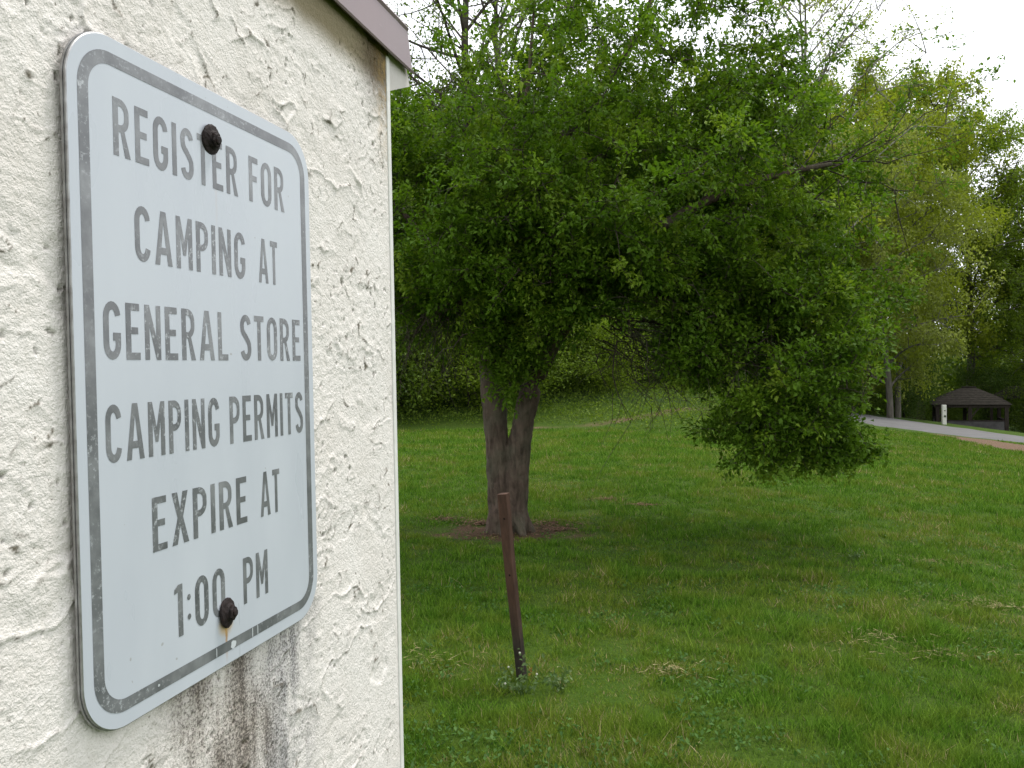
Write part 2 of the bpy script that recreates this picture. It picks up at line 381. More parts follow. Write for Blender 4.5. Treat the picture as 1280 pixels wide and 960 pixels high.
c = pm.ramp(n, (.3, (.435, .465, .51)), (.7, (.48, .51, .55)))
c = face_stain(pm, c, 0); c = pm.mix(pm.ramp(pm.noise(oc, 130, 1), (.80, 0), (.82, .5)), c, (.22, .2, .17))
pm.col(c); pm.put(pm.b.inputs['Roughness'], pm.ramp(n, (.3, .24), (.7, .36)))
em = Mat('bare_aluminium', .45, .5); em.b.inputs['Metallic'].default_value = .7; em.col(em.ramp(em.noise(em.coord(), 90, 4), (.3, (.22, .21, .20)), (.7, (.42, .42, .42))))
def sheet(name, outline, holes, y, mat, parent, orig=(0, 0)):
    loops = [[Vector((a, b, 0)) for a, b in L] for L in [outline]+holes]
    tris = tessellate_polygon(loops); pts = [p for L in loops for p in L]
    V = [(p.x-orig[0], y, p.y-orig[1]) for p in pts]; Fs = []
    for t in tris:
        a, b, c_ = (pts[i] for i in t)
        cr_ = (b.x-a.x)*(c_.y-a.y)-(b.y-a.y)*(c_.x-a.x)
        if abs(cr_) < 1e-12: continue
        Fs.append(tuple(t) if cr_ > 0 else tuple(t[::-1]))
    o = obj(name, mesh_py(name, V, Fs), mat, parent); o.location = (orig[0], 0, orig[1]); return o
P = rrect(0, SW, 0, SH, .038, 14); npn = len(P)
PI_ = rrect(.0007, SW-.0007, .0007, SH-.0007, .0373, 14)
# plate: front face slightly rounded at its rim, rim edge, back
V = [(a, -ST, b) for a, b in PI_]+[(a, -ST+.0005, b) for a, b in P]+[(a, 0, b) for a, b in P]
Fs = [tuple(range(npn))]+[tuple(range(3*npn-1, 2*npn-1, -1))]
for L in (0, 1):
    for i in range(npn):
        j = (i+1) % npn; Fs.append((L*npn+i, (L+1)*npn+i, (L+1)*npn+j, L*npn+j))
me = mesh_py('panel', V, Fs); me.materials.append(pm.m); me.materials.append(em.m)
for f in me.polygons: f.material_index = 0 if f.index == 0 else 1
panel = obj('panel', me, None, sgo)
# a second, older plate behind it: two edges show at the side
P2 = rrect(-.0006, SW+.0002, -.0004, SH+.0003, .038, 14); V = [(a, .0004, b) for a, b in P2]+[(a, .0019, b) for a, b in P2]
Fs = [tuple(range(npn)), tuple(range(2*npn-1, npn-1, -1))]+[(i, npn+i, npn+(i+1) % npn, (i+1) % npn) for i in range(npn)]
obj('backing_plate', mesh_py('backing_plate', V, Fs), em.m, sgo)
# faded print: dark grey ink, worn through in specks and streaks
im = Mat('faded_ink', .27, .55); oc = im.coord('World'); n = im.noise(oc, 28, 5, .6); n2 = im.noise(oc, 260, 4, .7)
c = im.ramp(n, (.32, (.085, .089, .096)), (.5, (.13, .135, .142)), (.72, (.22, .228, .236)))
nf = im.noise(oc, 9, 2)
c = im.mix(im.math('MULTIPLY', im.ramp(n2, (.55, 0), (.68, .85)), im.ramp(nf, (.44, .05), (.6, 1))), c, (.42, .44, .46))
im.col(c)
def border(): 
    o_, i_ = rrect(.0092, SW-.0090, .0106, SH-.0106, .0285, 12), rrect(.0183, SW-.0175, .0190, SH-.0190, .0200, 12)
    return sheet('border', o_, [i_[::-1]], -ST-.00018, im.m, sgo)
border()
# highway-style capitals, unit cap height.  t = stroke
def arc(cx, cy, rx, ry, a0, a1, n=10): return [(cx+rx*math.cos(rad(a0+(a1-a0)*k/n)), cy+ry*math.sin(rad(a0+(a1-a0)*k/n))) for k in range(n+1)]
def ribbon(P, t):
    P = [np.array(p) for p in P]; L = []; R_ = []
    for i, p in enumerate(P):
        a = P[max(i-1, 0)]; b = P[min(i+1, len(P)-1)]
        d1 = p-a if i else b-p; d2 = b-p if i < len(P)-1 else p-a
        d1 = d1/np.linalg.norm(d1); d2 = d2/np.linalg.norm(d2); n1 = np.array([-d1[1], d1[0]]); n2 = np.array([-d2[1], d2[0]])
        m = n1+n2; m = m/np.linalg.norm(m); k = t/2/max(.35, m@n1); L.append(tuple(p+m*k)); R_.append(tuple(p-m*k))
    return L+R_[::-1]
def glyph(ch):
    t = .138; e = t*.93          # vertical stem, horizontal arm
    if ch == 'I': return t, [[(0,0),(t,0),(t,1),(0,1)]]
    if ch == 'E': w = .385; return w, [[(0,0),(w,0),(w,e),(t,e),(t,.5-e*.35),(w*.86,.5-e*.35),(w*.86,.5+e*.6),(t,.5+e*.6),(t,1-e),(w*.97,1-e),(w*.97,1),(0,1)]]
    if ch == 'F': w = .37; return w, [[(0,0),(t,0),(t,.46),(w*.87,.46),(w*.87,.46+e),(t,.46+e),(t,1-e),(w,1-e),(w,1),(0,1)]]
    if ch == 'L': w = .37; return w, [[(0,0),(w,0),(w,e),(t,e),(t,1),(0,1)]]
    if ch == 'T': w = .40; c = w/2; return w, [[(c-t/2,0),(c+t/2,0),(c+t/2,1-e),(w,1-e),(w,1),(0,1),(0,1-e),(c-t/2,1-e)]]
    if ch in 'O0':
        w = .45 if ch == 'O' else .43; r = w/2; k = .27
        o = arc(r, 1-k, r, k, 0, 180)+arc(r, k, r, k, 180, 360)
        i = arc(r, 1-k, r-t, k-e, 0, 180)+arc(r, k, r-t, k-e, 180, 360); return w, [o, i[::-1]]
    if ch in 'CG':
        w = .44; r = w/2-t/2; k = .27-t/2; c = w/2
        p = arc(c, 1-.27, r, k, 8, 180)+[(c-r, .5)]+arc(c, .27, r, k, 180, 352 if ch == 'C' else 360)
        if ch == 'G': p = p+[(c+r, .46-e/2), (c+.02, .46-e/2)]
        return w, [ribbon(p, t)]
    if ch == 'S':
        w = .42; r = w/2-t/2; k = .235-t/2; c = w/2
        p = arc(c, 1-.235, r, k, 10, 180, 10)+[(c-r+.012, .655), (c-r+.06, .585), (c, .515), (c+r-.06, .43), (c+r-.012, .355)]+arc(c, .235, r, k, 0, -170, 10)
        return w, [ribbon(p, t)]
    if ch in 'PR':
        w = .42; b = .42; hgt = (1-b)/2; cy = b+hgt; xr = w-.24
        top = arc(xr, cy+hgt-.24, .24, .24, 90, 0, 8); bot = arc(xr, b+.24, .24, .24, 0, -90, 8)
        iw = .24-t*.92; h = [(t, b+e)]+arc(xr, b+e+iw*1.05, iw+.01, iw*1.05, -90, 0, 8)+arc(xr, 1-e-iw*1.05, iw+.01, iw*1.05, 0, 90, 8)+[(t, 1-e)]
        if ch == 'P': o = [(0,0),(t,0),(t,b)]+bot[::-1]+top[::-1]+[(0,1)]
        else:
            w2 = .45; o = [(0,0),(t,0),(t,b),(.20,b),(w2-t*1.06,0),(w2,0),(xr+.115,b+.035)]+arc(xr, b+.24, .24, .24, -52, 0, 6)+top[::-1]+[(0,1)]; w = w2
        return w, [o, h[::-1]]
    if ch == 'A':
        w = .53; c = w/2; a = .078; tt = t*1.03
        lx = lambda y: (c-a)*y; il = lambda y: tt+(c-.0-tt)*(y/.88)*1.0
        y1, y2 = .20, .20+e
        o = [(0,0),(tt,0),(il(y1),y1),(w-il(y1),y1),(w-tt,0),(w,0),(c+a,1),(c-a,1)]
        return w, [o, [(il(y2)+.006,y2),(c,.80),(w-il(y2)-.006,y2)]]
    if ch == 'M':
        w = .53; c = w/2; t_ = t*.97; return w, [[(0,0),(t_,0),(t_,.66),(c-.045,.26),(c+.045,.26),(w-t_,.66),(w-t_,0),(w,0),(w,1),(w-t_*.98,1),(c,.52),(t_*.98,1),(0,1)]]
    if ch == 'N':
        w = .46; t_ = t*.95; return w, [[(0,0),(t_,0),(t_,.62),(w-t_,0),(w,0),(w,1),(w-t_,1),(w-t_,.40),(t_,1),(0,1)]]
    if ch == 'X':
        w = .48; c = w/2; q = t*1.08; return w, [[(0,0),(q,0),(c,.36),(w-q,0),(w,0),(c+q*.52,.51),(w-.012,1),(w-.012-q,1),(c,.665),(.012+q,1),(.012,1),(c-q*.52,.51)]]
    if ch == '1': w = .24; return w, [[(w-t,0),(w,0),(w,1),(w-t*.95,1),(0,.93),(0,.835),(w-t,.855)]]
    if ch == ':': w = t*.8; return w, [arc(w/2, .30, w/2, w*.55, 0, 342, 9)], [arc(w/2, .68, w/2, w*.55, 0, 342, 9)]
CAP = .0384
LINES = [(.3800, ('REGISTER', .0398, .1843), ('FOR', .2011, .2588)), (.3122, ('CAMPING', .0580, .1924), ('AT', .2131, .2440)), (.2443, ('GENERAL', .0259, .1645), ('STORE', .1826, .2822)),
         (.1765, ('CAMPING', .0254, .1501), ('PERMITS', .1643, .2842)), (.1092, ('EXPIRE', .0680, .1862), ('AT', .2070, .2388)), (.0415, ('1:00', .0895, .1520), ('PM', .1780, .2158))]
for vb, *wrds in LINES:
    line = empty('text_line', (0, 0, 0), 0, sgo)
    for text, u0, u1 in wrds:
        G = [glyph(ch) for ch in text]; gap = .135
        s = (u1-u0)/(sum(q[0] for q in G)+gap*(len(G)-1)); x = u0
        for k, q in enumerate(G):
            org = (x, vb); sc_ = lambda L: [(x+a*s, vb+b*CAP) for a, b in L]
            for loops in (q[1:] if text[k] == ':' else [q[1]]): sheet('letter', sc_(loops[0]), [sc_(h) for h in loops[1:]], -ST-.00018, im.m, line, org)
            x += (q[0]+gap)*s
# scraped white patches on the lower border
wmk = Mat('scraped_sheeting', .4, .4); wmk.col((.50, .53, .55))
for (ux, uz, a, b) in ((.1615, .0140, .0042, .0036), (.1895, .0147, .0007, .0052), (.1975, .0147, .0007, .0052), (.1385, .0147, .0006, .0045), (.0700, .0150, .0012, .0010)):
    L = [(ux+a*.9*math.cos(k*.6)*(1+.18*math.sin(k*2.3)), uz+b*.9*math.sin(k*.6)*(1+.15*math.cos(k*1.7))) for k in range(10)]
    sheet('scrape_mark', L, [], -ST-.00036, wmk.m, sgo)
rust = Mat('rusty_iron', .75, .3); n = rust.noise(rust.coord(), 320, 5, .7); rust.col(rust.ramp(n, (.3, (.005, .004, .004)), (.62, (.018, .010, .009)), (.85, (.06, .026, .016)))).bump(n, .9, .0012)
def bolt(u, v, tilt, seed):
    r_ = random.Random(seed); b = empty('bolt', (u, -ST, v), 0, sgo); b.rotation_euler = (tilt, r_.uniform(0, 1), .05)
    n = 28; V = []; Fb = []
    for (rr, y) in ((.0118, 0), (.0118, -.0012), (.0109, -.0020), (.0074, -.0030), (.0062, -.0046), (.0, -.0048)):
        for k in range(n):
            a = 2*math.pi*k/n; q = rr*(1+.03*r_.uniform(-1, 1)) if rr > .006 else rr; V.append((q*math.cos(a), y+(r_.uniform(-.00025, .00025) if y else 0), q*math.sin(a)))
    for L in range(5):
        for k in range(n): j = (k+1) % n; Fb.append((L*n+k, L*n+j, (L+1)*n+j, (L+1)*n+k))
    obj('washer', mesh_py('washer', V, Fb), rust.m, b)
    V = []; Fb = []
    for (rr, y) in ((.0060, -.003), (.0061, -.0062), (.0050, -.0070)):
        for k in range(6): a = 2*math.pi*k/6+.4; V.append((rr*math.cos(a)*(1+r_.uniform(-.06, .06)), y, rr*math.sin(a)*(1+r_.uniform(-.06, .06))))
    for L in range(2):
        for k in range(6): j = (k+1) % 6; Fb.append((L*6+k, L*6+j, (L+1)*6+j, (L+1)*6+k))
    Fb.append(tuple(range(12, 18))); obj('hex_nut', mesh_py('hex_nut', V, Fb), rust.m, b)
    V = []; Fb = []
    for (rr, y) in ((.0034, -.0068), (.0034, -.0080), (.0026, -.0086)):
        for k in range(10): a = 2*math.pi*k/10; V.append((rr*math.cos(a), y, rr*math.sin(a)))
    for L in range(2):
        for k in range(10): j = (k+1) % 10; Fb.append((L*10+k, L*10+j, (L+1)*10+j, (L+1)*10+k))
    Fb.append(tuple(range(20, 30))); obj('threaded_end', mesh_py('threaded_end', V, Fb), rust.m, b)
bolt(.1475, .4175, .12, 1); bolt(.1535, .0420, -.10, 2)

# ------------------------------------------------------------------ leaning brown post
def wood_post():
    b0 = ground_at(652, 851); D = b0[1]; t0 = at_depth(629.5, 617, D-.10)
    m = Mat('rusty_brown_paint', .8, .25); oc = m.coord(); n = m.noise(m.scaled(oc, (1, 1, .25)), 35, 5, .65); n2 = m.noise(oc, 7, 3); _, _, z = m.sep(oc)
    c = m.ramp(n, (.3, (.036, .019, .012)), (.7, (.080, .041, .026)))
    zz = m.math('ADD', z, m.math('MULTIPLY', m.math('SUBTRACT', n2, .5), .5)); c = m.mix(m.mask(zz, .55, .05), c, m.ramp(n, (.3, (.012, .010, .008)), (.7, (.05, .040, .030))))
    m.col(c).bump(n, .6, .004)
    p = empty('leaning_post', b0); ax = Vector(t0-b0); L = ax.length+.0
    q = ax.to_track_quat('Z', 'Y'); p.rotation_euler = (q @ Matrix.Rotation(rad(0), 4, 'Z').to_quaternion()).to_euler()
    # steel/wood stake: stations with slightly uneven section
    V = []; Fb = []; ns = 24; sec = [(-.5,-.5),(.5,-.5),(.5,.5),(-.5,.5)]; bev = .12
    ring = []
    for (sx_, sy_) in sec:
        ring.append((sx_*(1-bev*(1 if True else 0)), sy_)); 
    prof_ = [(-.44,-.5),(.44,-.5),(.5,-.42),(.5,.42),(.44,.5),(-.44,.5),(-.5,.42),(-.5,-.42)]
    r_ = random.Random(3)
    for i in range(ns+1):
        f = i/ns; z = -.15+(L+.15)*f; w_ = .047+.008*f; d_ = .034+.003*f; off = .004*math.sin(f*5+1)
        for a, b in prof_: V.append((a*w_+off+r_.uniform(-.0007, .0007), b*d_+r_.uniform(-.0007, .0007), z+(a*.006 if i == ns else 0)))
    k = len(prof_)
    for i in range(ns):
        for j in range(k): Fb.append((i*k+j, i*k+(j+1) % k, (i+1)*k+(j+1) % k, (i+1)*k+j))
    Fb.append(tuple(range(ns*k, (ns+1)*k)))
    obj('stake', mesh_py('stake', V, Fb), m.m, p)
    hm = Mat('bolt_hole', .9, .1); hm.col((.012, .009, .008))
    for hz in (L-.125, L-.42):
        V = [(.0, 0, 0)]+[(.006*math.cos(a*.6283), 0, .006*math.sin(a*.6283)) for a in range(10)]
        h = obj('bolt_hole', mesh_py('bolt_hole', V, [(0, 1+i, 1+(i+1) % 10) for i in range(10)]), hm.m, p); h.location = (.004, -.0205, hz)
    tag(p, 'rusty brown post leaning left in the lawn before the big tree', 'post'); return b0
POST = wood_post()

# ------------------------------------------------------------------ tubes and leaves
def tubes(polys, sides=5, cap=False):
    """polys: list of (points (n,3), radii (n,)); returns V, F"""
    V = []; F = []; base = 0
    ang = np.arange(sides)*2*np.pi/sides; ca, sa = np.cos(ang), np.sin(ang)
    for P, R in polys:
        P = np.asarray(P, float); n = len(P)
        T = np.gradient(P, axis=0); T /= np.linalg.norm(T, axis=1)[:, None]+1e-9
        up = np.where(np.abs(T[:, 2:3]) > .9, np.array([[1., 0, 0]]), np.array([[0, 0, 1.]]))
        U = np.cross(T, up); U /= np.linalg.norm(U, axis=1)[:, None]+1e-9; W_ = np.cross(T, U)
        ring = P[:, None]+np.asarray(R)[:, None, None]*(U[:, None]*ca[None, :, None]+W_[:, None]*sa[None, :, None])
        V.append(ring.reshape(-1, 3))
        i = np.arange(n-1)[:, None]*sides; j = np.arange(sides)[None]; j2 = (j+1) % sides
        F.append((np.stack([i+j, i+j2, i+sides+j2, i+sides+j], -1)+base).reshape(-1, 4))
        if cap:
            V.append(P[[0, -1]]); q = np.arange(sides); q2 = (q+1) % sides; c0, c1 = base+n*sides, base+n*sides+1; o2 = base+(n-1)*sides
            F.append(np.stack([q2+base, q+base, np.full(sides, c0), np.full(sides, c0)], -1)); F.append(np.stack([q+o2, q2+o2, np.full(sides, c1), np.full(sides, c1)], -1)); base += 2
        base += n*sides
    return np.concatenate(V), np.concatenate(F)
def rnd_unit(n, rng):
    v = rng.normal(size=(n, 3)); return v/np.linalg.norm(v, axis=1)[:, None]
def leaves(pos, size, rng, droop=.0, flat=.5, out=None):
    """each leaf is a pointed blade folded along its midrib: 4 points, 2 triangles"""
    n = len(pos); d = rnd_unit(n, rng)
    if out is not None: d = d+out*.9
    d[:, 2] -= droop; d /= np.linalg.norm(d, axis=1)[:, None]
    up = rnd_unit(n, rng)*(1-flat)+np.array([0, 0, 1.])*flat
    s = np.cross(d, up); s /= np.linalg.norm(s, axis=1)[:, None]+1e-9; nn = np.cross(s, d)
    L = size*rng.uniform(.65, 1.25, n)[:, None]; Wd = L*rng.uniform(.24, .33, n)[:, None]
    a = pos; tip = pos+d*L-nn*L*.12; m = pos+d*L*.45
    l = m+s*Wd+nn*Wd*.35; r = m-s*Wd+nn*Wd*.35
    V = np.stack([a, l, tip, r], 1).reshape(-1, 3); b = np.arange(n)[:, None]*4
    F = np.concatenate([b+np.array([[0, 2, 1]]), b+np.array([[0, 3, 2]])])
    return V, F
def bez(a, b, sag, n, rng, jit):
    a, b = np.asarray(a, float), np.asarray(b, float); t = np.linspace(0, 1, n)[:, None]
    m = (a+b)/2+np.array([0, 0, sag])+rng.normal(size=3)*jit*np.linalg.norm(b-a)
    return (1-t)**2*a+2*t*(1-t)*m+t*t*b

# ------------------------------------------------------------------ the main tree
def main_tree():
    rng = np.random.default_rng(21); PX = 128.7
    T = empty('broad_crabapple_tree', TREE); tag(T, 'big dense green tree with forked trunk and drooping right side on the lawn', 'tree')
    bk = bark_mat('crabapple_bark', (.032, .023, .017), (.115, .084, .064)); bk2 = bark_mat('crabapple_twig_bark', (.035, .027, .021), (.085, .066, .05), 20)
    def L(px, py, dy=0): 
        k = (8.05+dy)/8.05; p = at_depth(px, py, TREE[1]+dy); return p-TREE
    # thick wood: hand-laid stems
    thick = []
    def stem(pts, r0, r1, n=14):
        P = np.array(pts); t = np.linspace(0, len(P)-1, n*2); i = np.clip(t.astype(int), 0, len(P)-2); f = (t-i)[:, None]
        Q = P[i]*(1-f)+P[i+1]*f
        for _ in range(3): Q[1:-1] = (Q[:-2]+2*Q[1:-1]+Q[2:])/4
        R = np.linspace(r0, r1, len(Q)); thick.append((Q, R)); return Q
    l1 = stem([L(630, 684), L(627, 640), L(623, 590), L(620, 540), L(616, 480), L(617, 400), L(622, 320), L(634, 240), L(648, 160), L(660, 80)], .175, .06)
    thick[-1] = (l1, np.interp(np.linspace(0, 9, len(l1)), [0, .6, 1.5, 2.5, 3.5, 5, 6, 9], [.155, .135, .115, .105, .120, .15, .125, .02]))
    l2 = stem([L(641, 684, .05), L(642, 640, .0), L(645, 590, -.03), L(651, 540, -.05), L(660, 490, -.1), L(684, 440, -.2), L(712, 390, -.3), L(760, 330, -.5), L(840, 270, -.6), L(940, 222, -.7), L(1040, 205, -.7)], .17, .03)
    thick[-1] = (l2, np.interp(np.linspace(0, 10, len(l2)), [0, .6, 2, 3.5, 5, 7, 10], [.155, .135, .115, .105, .09, .06, .02]))
    roots = []
    for a in np.arange(0, 6.28, .9):
        e_ = np.array([math.cos(a)*.27, math.sin(a)*.27, -.12]); thick.append((bez([math.cos(a)*.08, math.sin(a)*.08, .32], e_, -.06, 7, rng, .03), np.linspace(.075, .035, 7)))
    stem([L(606, 385), L(578, 362, -.1), L(552, 335, -.15), L(525, 290, -.2), L(480, 240, -.2)], .055, .02)
    stem([L(618, 330), L(585, 250, .2), L(562, 170, .3), L(548, 110, .3)], .07, .006)
    stem([L(622, 300), L(665, 230, .4), L(720, 150, .7), L(790, 60, .9), L(830, -40, .9)], .08, .025)
    stem([L(640, 210), L(655, 150, -.4), L(662, 90, -.5), L(668, 0, -.5)], .035, .012)
    stem([L(760, 330, -.5), L(850, 320, -.5), L(920, 370, -.6), L(970, 450, -.8), L(1000, 530, -.9)], .018, .006)
    stem([L(760, 330, -.5), L(850, 330, .4), L(940, 330, .7), L(1030, 380, .7)], .05, .015)
    stem([L(650, 260), L(700, 215, -.5), L(780, 190, -.8), L(860, 185, -.7)], .03, .008)
    stem([L(630, 280), L(640, 230, 1.0), L(660, 150, 1.8), L(680, 60, 2.0)], .06, .007)
    stem([L(880, 250, -.6), L(960, 160, -.3), L(1020, 90, -.2)], .035, .012)
    Vt, Ft = tubes(thick, 14, True)
    tr = obj('trunk', mesh_py('trunk', Vt, [tuple(dict.fromkeys(f.tolist())) for f in Ft], True), bk, T)
    md = tr.modifiers.new('fuse', 'REMESH'); md.mode = 'VOXEL'; md.voxel_size = .014; md.use_smooth_shade = True
    md = tr.modifiers.new('smooth', 'SMOOTH'); md.factor = .6; md.iterations = 4
    dg = bpy.context.evaluated_depsgraph_get(); me = bpy.data.meshes.new_from_object(tr.evaluated_get(dg)); tr.modifiers.clear(); tr.data = me
    n_ = len(me.vertices); co = np.empty(n_*3, np.float32); me.vertices.foreach_get('co', co); co = co.reshape(-1, 3).astype(float)
    nr = np.empty(n_*3, np.float32); me.vertex_normals.foreach_get('vector', nr); nr = nr.reshape(-1, 3)
    xx, yy, zz_ = co.T; wv = .5*perlin(zz_*4, xx*3, 201)
    r_ = np.abs(perlin(xx*26+wv*2+yy*6, zz_*3.5, 202))+np.abs(perlin(yy*26+wv*2-xx*6, zz_*3.5+9, 203))
    dsp = .022*(np.clip(r_, 0, .5)-.22)+.006*fbm(xx*60+yy*50, zz_*30, 2, 204)+.015*fbm(xx*7+3, zz_*4+yy*5, 2, 205)
    amp = np.clip(1.25-zz_*.22, .25, 1); co = co+nr*(dsp*amp)[:, None]
    me.vertices.foreach_set('co', co.astype(np.float32).ravel()); me.update(); me.polygons.foreach_set('use_smooth', np.ones(len(me.polygons), bool))
    # right-hand spray of long thin shoots
    fine = []; sprays = []
    for pts in ([(1000,212),(1060,198),(1110,150),(1150,105),(1190,38)], [(1010,208),(1080,190),(1150,150),(1210,120),(1242,98)], [(1030,206),(1100,205),(1160,190),(1215,165)], [(1000,212),(1050,150),(1085,95),(1100,50)], [(960,220),(1000,150),(1030,80),(1050,30)],
                [(1020,207),(1080,230),(1140,235),(1190,225)], [(900,235),(915,150),(925,80),(965,30)], [(1040,210),(1110,180),(1140,135),(1135,90)]):
        P = np.array([L(x, y, -.6+.15*i) for i, (x, y) in enumerate(pts)]); t = np.linspace(0, len(P)-1, 12); i = np.clip(t.astype(int), 0, len(P)-2); f = (t-i)[:, None]
        Q = P[i]*(1-f)+P[i+1]*f; Q[1:-1] = (Q[:-2]+2*Q[1:-1]+Q[2:])/4; Q[2:] += rng.normal(size=(10, 3))*.035; fine.append((Q, np.linspace(.009, .002, 12))); sprays.append(Q)
    # foliage envelope
    ELL = [ # centre px,py,depth offset; radii x,y,z (m); weight
        (700,190, .1, 1.75,1.9,1.35, 520), (890,250,-.2, 1.65,1.6,1.10, 520), (990,455,-1.0, .76,.72,.80, 260), (930,380,-.8,.6,.5,.5,80), (880,425,-.9,.42,.45,.42,75), (960,540,-1.1,.55,.5,.36,60), (560,250,-.1, 1.35,1.3,1.20, 330), (430,260,.3, 1.3,1.3,1.2,160),
        (800,40,.4, 1.6,1.6,1.25, 250), (1040,330,.0, .72,1.0,1.10, 230), (770,330,-1.0, .85,.55,.50, 130), (640,420,-.45, .34,.2,.62, 90), (600,330,-.7,.7,.4,.50,110), (690,370,-.8,.45,.35,.4,60), (540,390,.3,.7,.6,.35,60), (590,70,.6, .5,.8,.6, 18),
        (560,330,.7, .8,.8,.5,70), (930,130,.2, 1.1,1.1,.75, 170), (1050,555,-1.15, .42,.35,.26, 36), (850,350,.9, 1.0,.6,.6,120), (680,330,-1.15,.55,.3,.45,60), (900,400,-.9,.5,.5,.4,60), (800,230,-1.5,1.1,.5,.8,170), (620,290,-1.3,.8,.4,.6,90)]
    C = []
    for (px, py, dy, rx, ry, rz, n) in ELL:
        c0 = L(px, py, dy); u = rnd_unit(n, rng)*(rng.uniform(0, 1, n)**.42)[:, None]; C.append(c0+u*np.array([rx, ry, rz]))
    keepall = np.concatenate([np.full(len(c_), i in (4, 5, 11, 12, 13, 14)) for i, c_ in enumerate(C)]); C = np.concatenate(C)
    # break the mass up: drop clumps in hollow zones
    h = np.sin(C[:, 0]*3.1+1.2*np.sin(C[:, 2]*2.3))+np.sin(C[:, 2]*4.0+C[:, 1]*2.2+.7)+np.sin(C[:, 1]*3.3-C[:, 0]*1.9)
    C = C[keepall | (h > -.8) | (rng.uniform(size=len(C)) < .10)]
    C = C[C[:, 2]+TREE[2] > .55]
    # bare dark gap under the canopy between trunk and droop
    ax = [q for Q, R in thick[:2]+thick[9:] for q in Q[6:]]
    AX = np.concatenate([np.array(ax)]+[s[3:] for s in sprays])
    order = np.argsort(np.min(np.linalg.norm(C[:, None]-AX[None, ::3], axis=2), axis=1)); C = C[order]
    nodes = list(AX[::2]); LP = []; LO = []; LT = []; NA = np.array(nodes)
    for c in C:
        d = np.linalg.norm(NA-c, axis=1)+ .35*np.maximum(0, NA[:, 2]-c[2])*0
        k = int(np.argmin(d)); a = NA[k]; dist = d[k]
        r0 = .0035+.010*min(1, dist/1.0)
        P = bez(a, c, .12*dist, 5, rng, .12); fine.append((P, np.linspace(r0, .0025, 5)))
        if dist > .25: NA = np.concatenate([NA, P[2:4]])
        # leafy shoots round the clump centre
        ns = 7; ctone = rng.uniform()**1.4
        dirs = rnd_unit(ns, rng)+(P[-1]-P[-2])/(np.linalg.norm(P[-1]-P[-2])+1e-6)*.5+np.array([0, 0, .25]); ln = rng.uniform(.08, .24, ns)
        for q, l in zip(dirs, ln):
            q = q/np.linalg.norm(q); e = c+q*l; m = (c+e)/2+rng.normal(size=3)*.02
            if rng.uniform() < .5: fine.append((np.array([c, m, e]), np.array([.003, .0022, .0014])))
            nl = 14; t = rng.uniform(.0, 1.0, nl)[:, None]**.6; LT.append(np.full(nl, .65*ctone+.1*rng.uniform())); LP.append(c+(e-c)*t+rng.normal(size=(nl, 3))*.022); LO.append(np.repeat(q[None], nl, 0))
    for Q in sprays:
        for k in range(3, 12):
            if rng.uniform() < .95:
                for _ in range(3):
                    q = rnd_unit(1, rng)[0]+np.array([.4, 0, .3]); q /= np.linalg.norm(q); e = Q[k]+q*rng.uniform(.1, .3); fine.append((np.array([Q[k], (Q[k]+e)/2, e]), np.array([.003, .002, .0012])))
                    nl = 7; t = rng.uniform(.2, 1.05, nl)[:, None]; LT.append(np.full(nl, .3)); LP.append(Q[k]+(e-Q[k])*t+rng.normal(size=(nl, 3))*.022); LO.append(np.repeat(q[None], nl, 0))
    # bare hanging twigs under the canopy
    for k in range(180):
        if k < 125: a = L(rng.uniform(730, 940), rng.uniform(360, 440), rng.uniform(-1.0, .3)); e = a+np.array([rng.uniform(.05, .95), rng.uniform(-.3, .3), -rng.uniform(.15, .8)])
        else: a = L(rng.uniform(520, 610), rng.uniform(340, 420), rng.uniform(-.5, .6)); e = a+np.array([rng.uniform(-.7, .2), rng.uniform(-.3, .3), -rng.uniform(.1, .75)])
        P = bez(a, e, .12, 6, rng, .25)+rng.normal(size=(6, 3))*.018; fine.append((P, np.linspace(rng.uniform(.004, .011), .002, 6)))
        for _ in range(5):
            b = P[rng.integers(2, 6)]; fine.append((bez(b, b+rng.normal(size=3)*.16-np.array([0, 0, .12]), 0, 3, rng, .1), np.array([.0035, .0025, .0015])))
    Vf, Ff = tubes(fine, 3); obj('branches', mesh_np('branches', Vf, Ff, smooth=True), bk2, T)
    LP = np.concatenate(LP); LO = np.concatenate(LO)
    V, F = leaves(LP, .048, rng, .05, .6, LO); tone = np.repeat(np.concatenate(LT)+rng.uniform(0, .25, len(LP)), 4)
    lm = leaf_mat('crabapple_leaf', (.058, .125, .009), (.125, .220, .016), (.26, .345, .038), .45, .9)
    obj('crown', mesh_np('crown', V, F, {'tone': tone}), lm, T)
    print('main tree leaves', len(LP), 'twigs', len(fine))
main_tree()

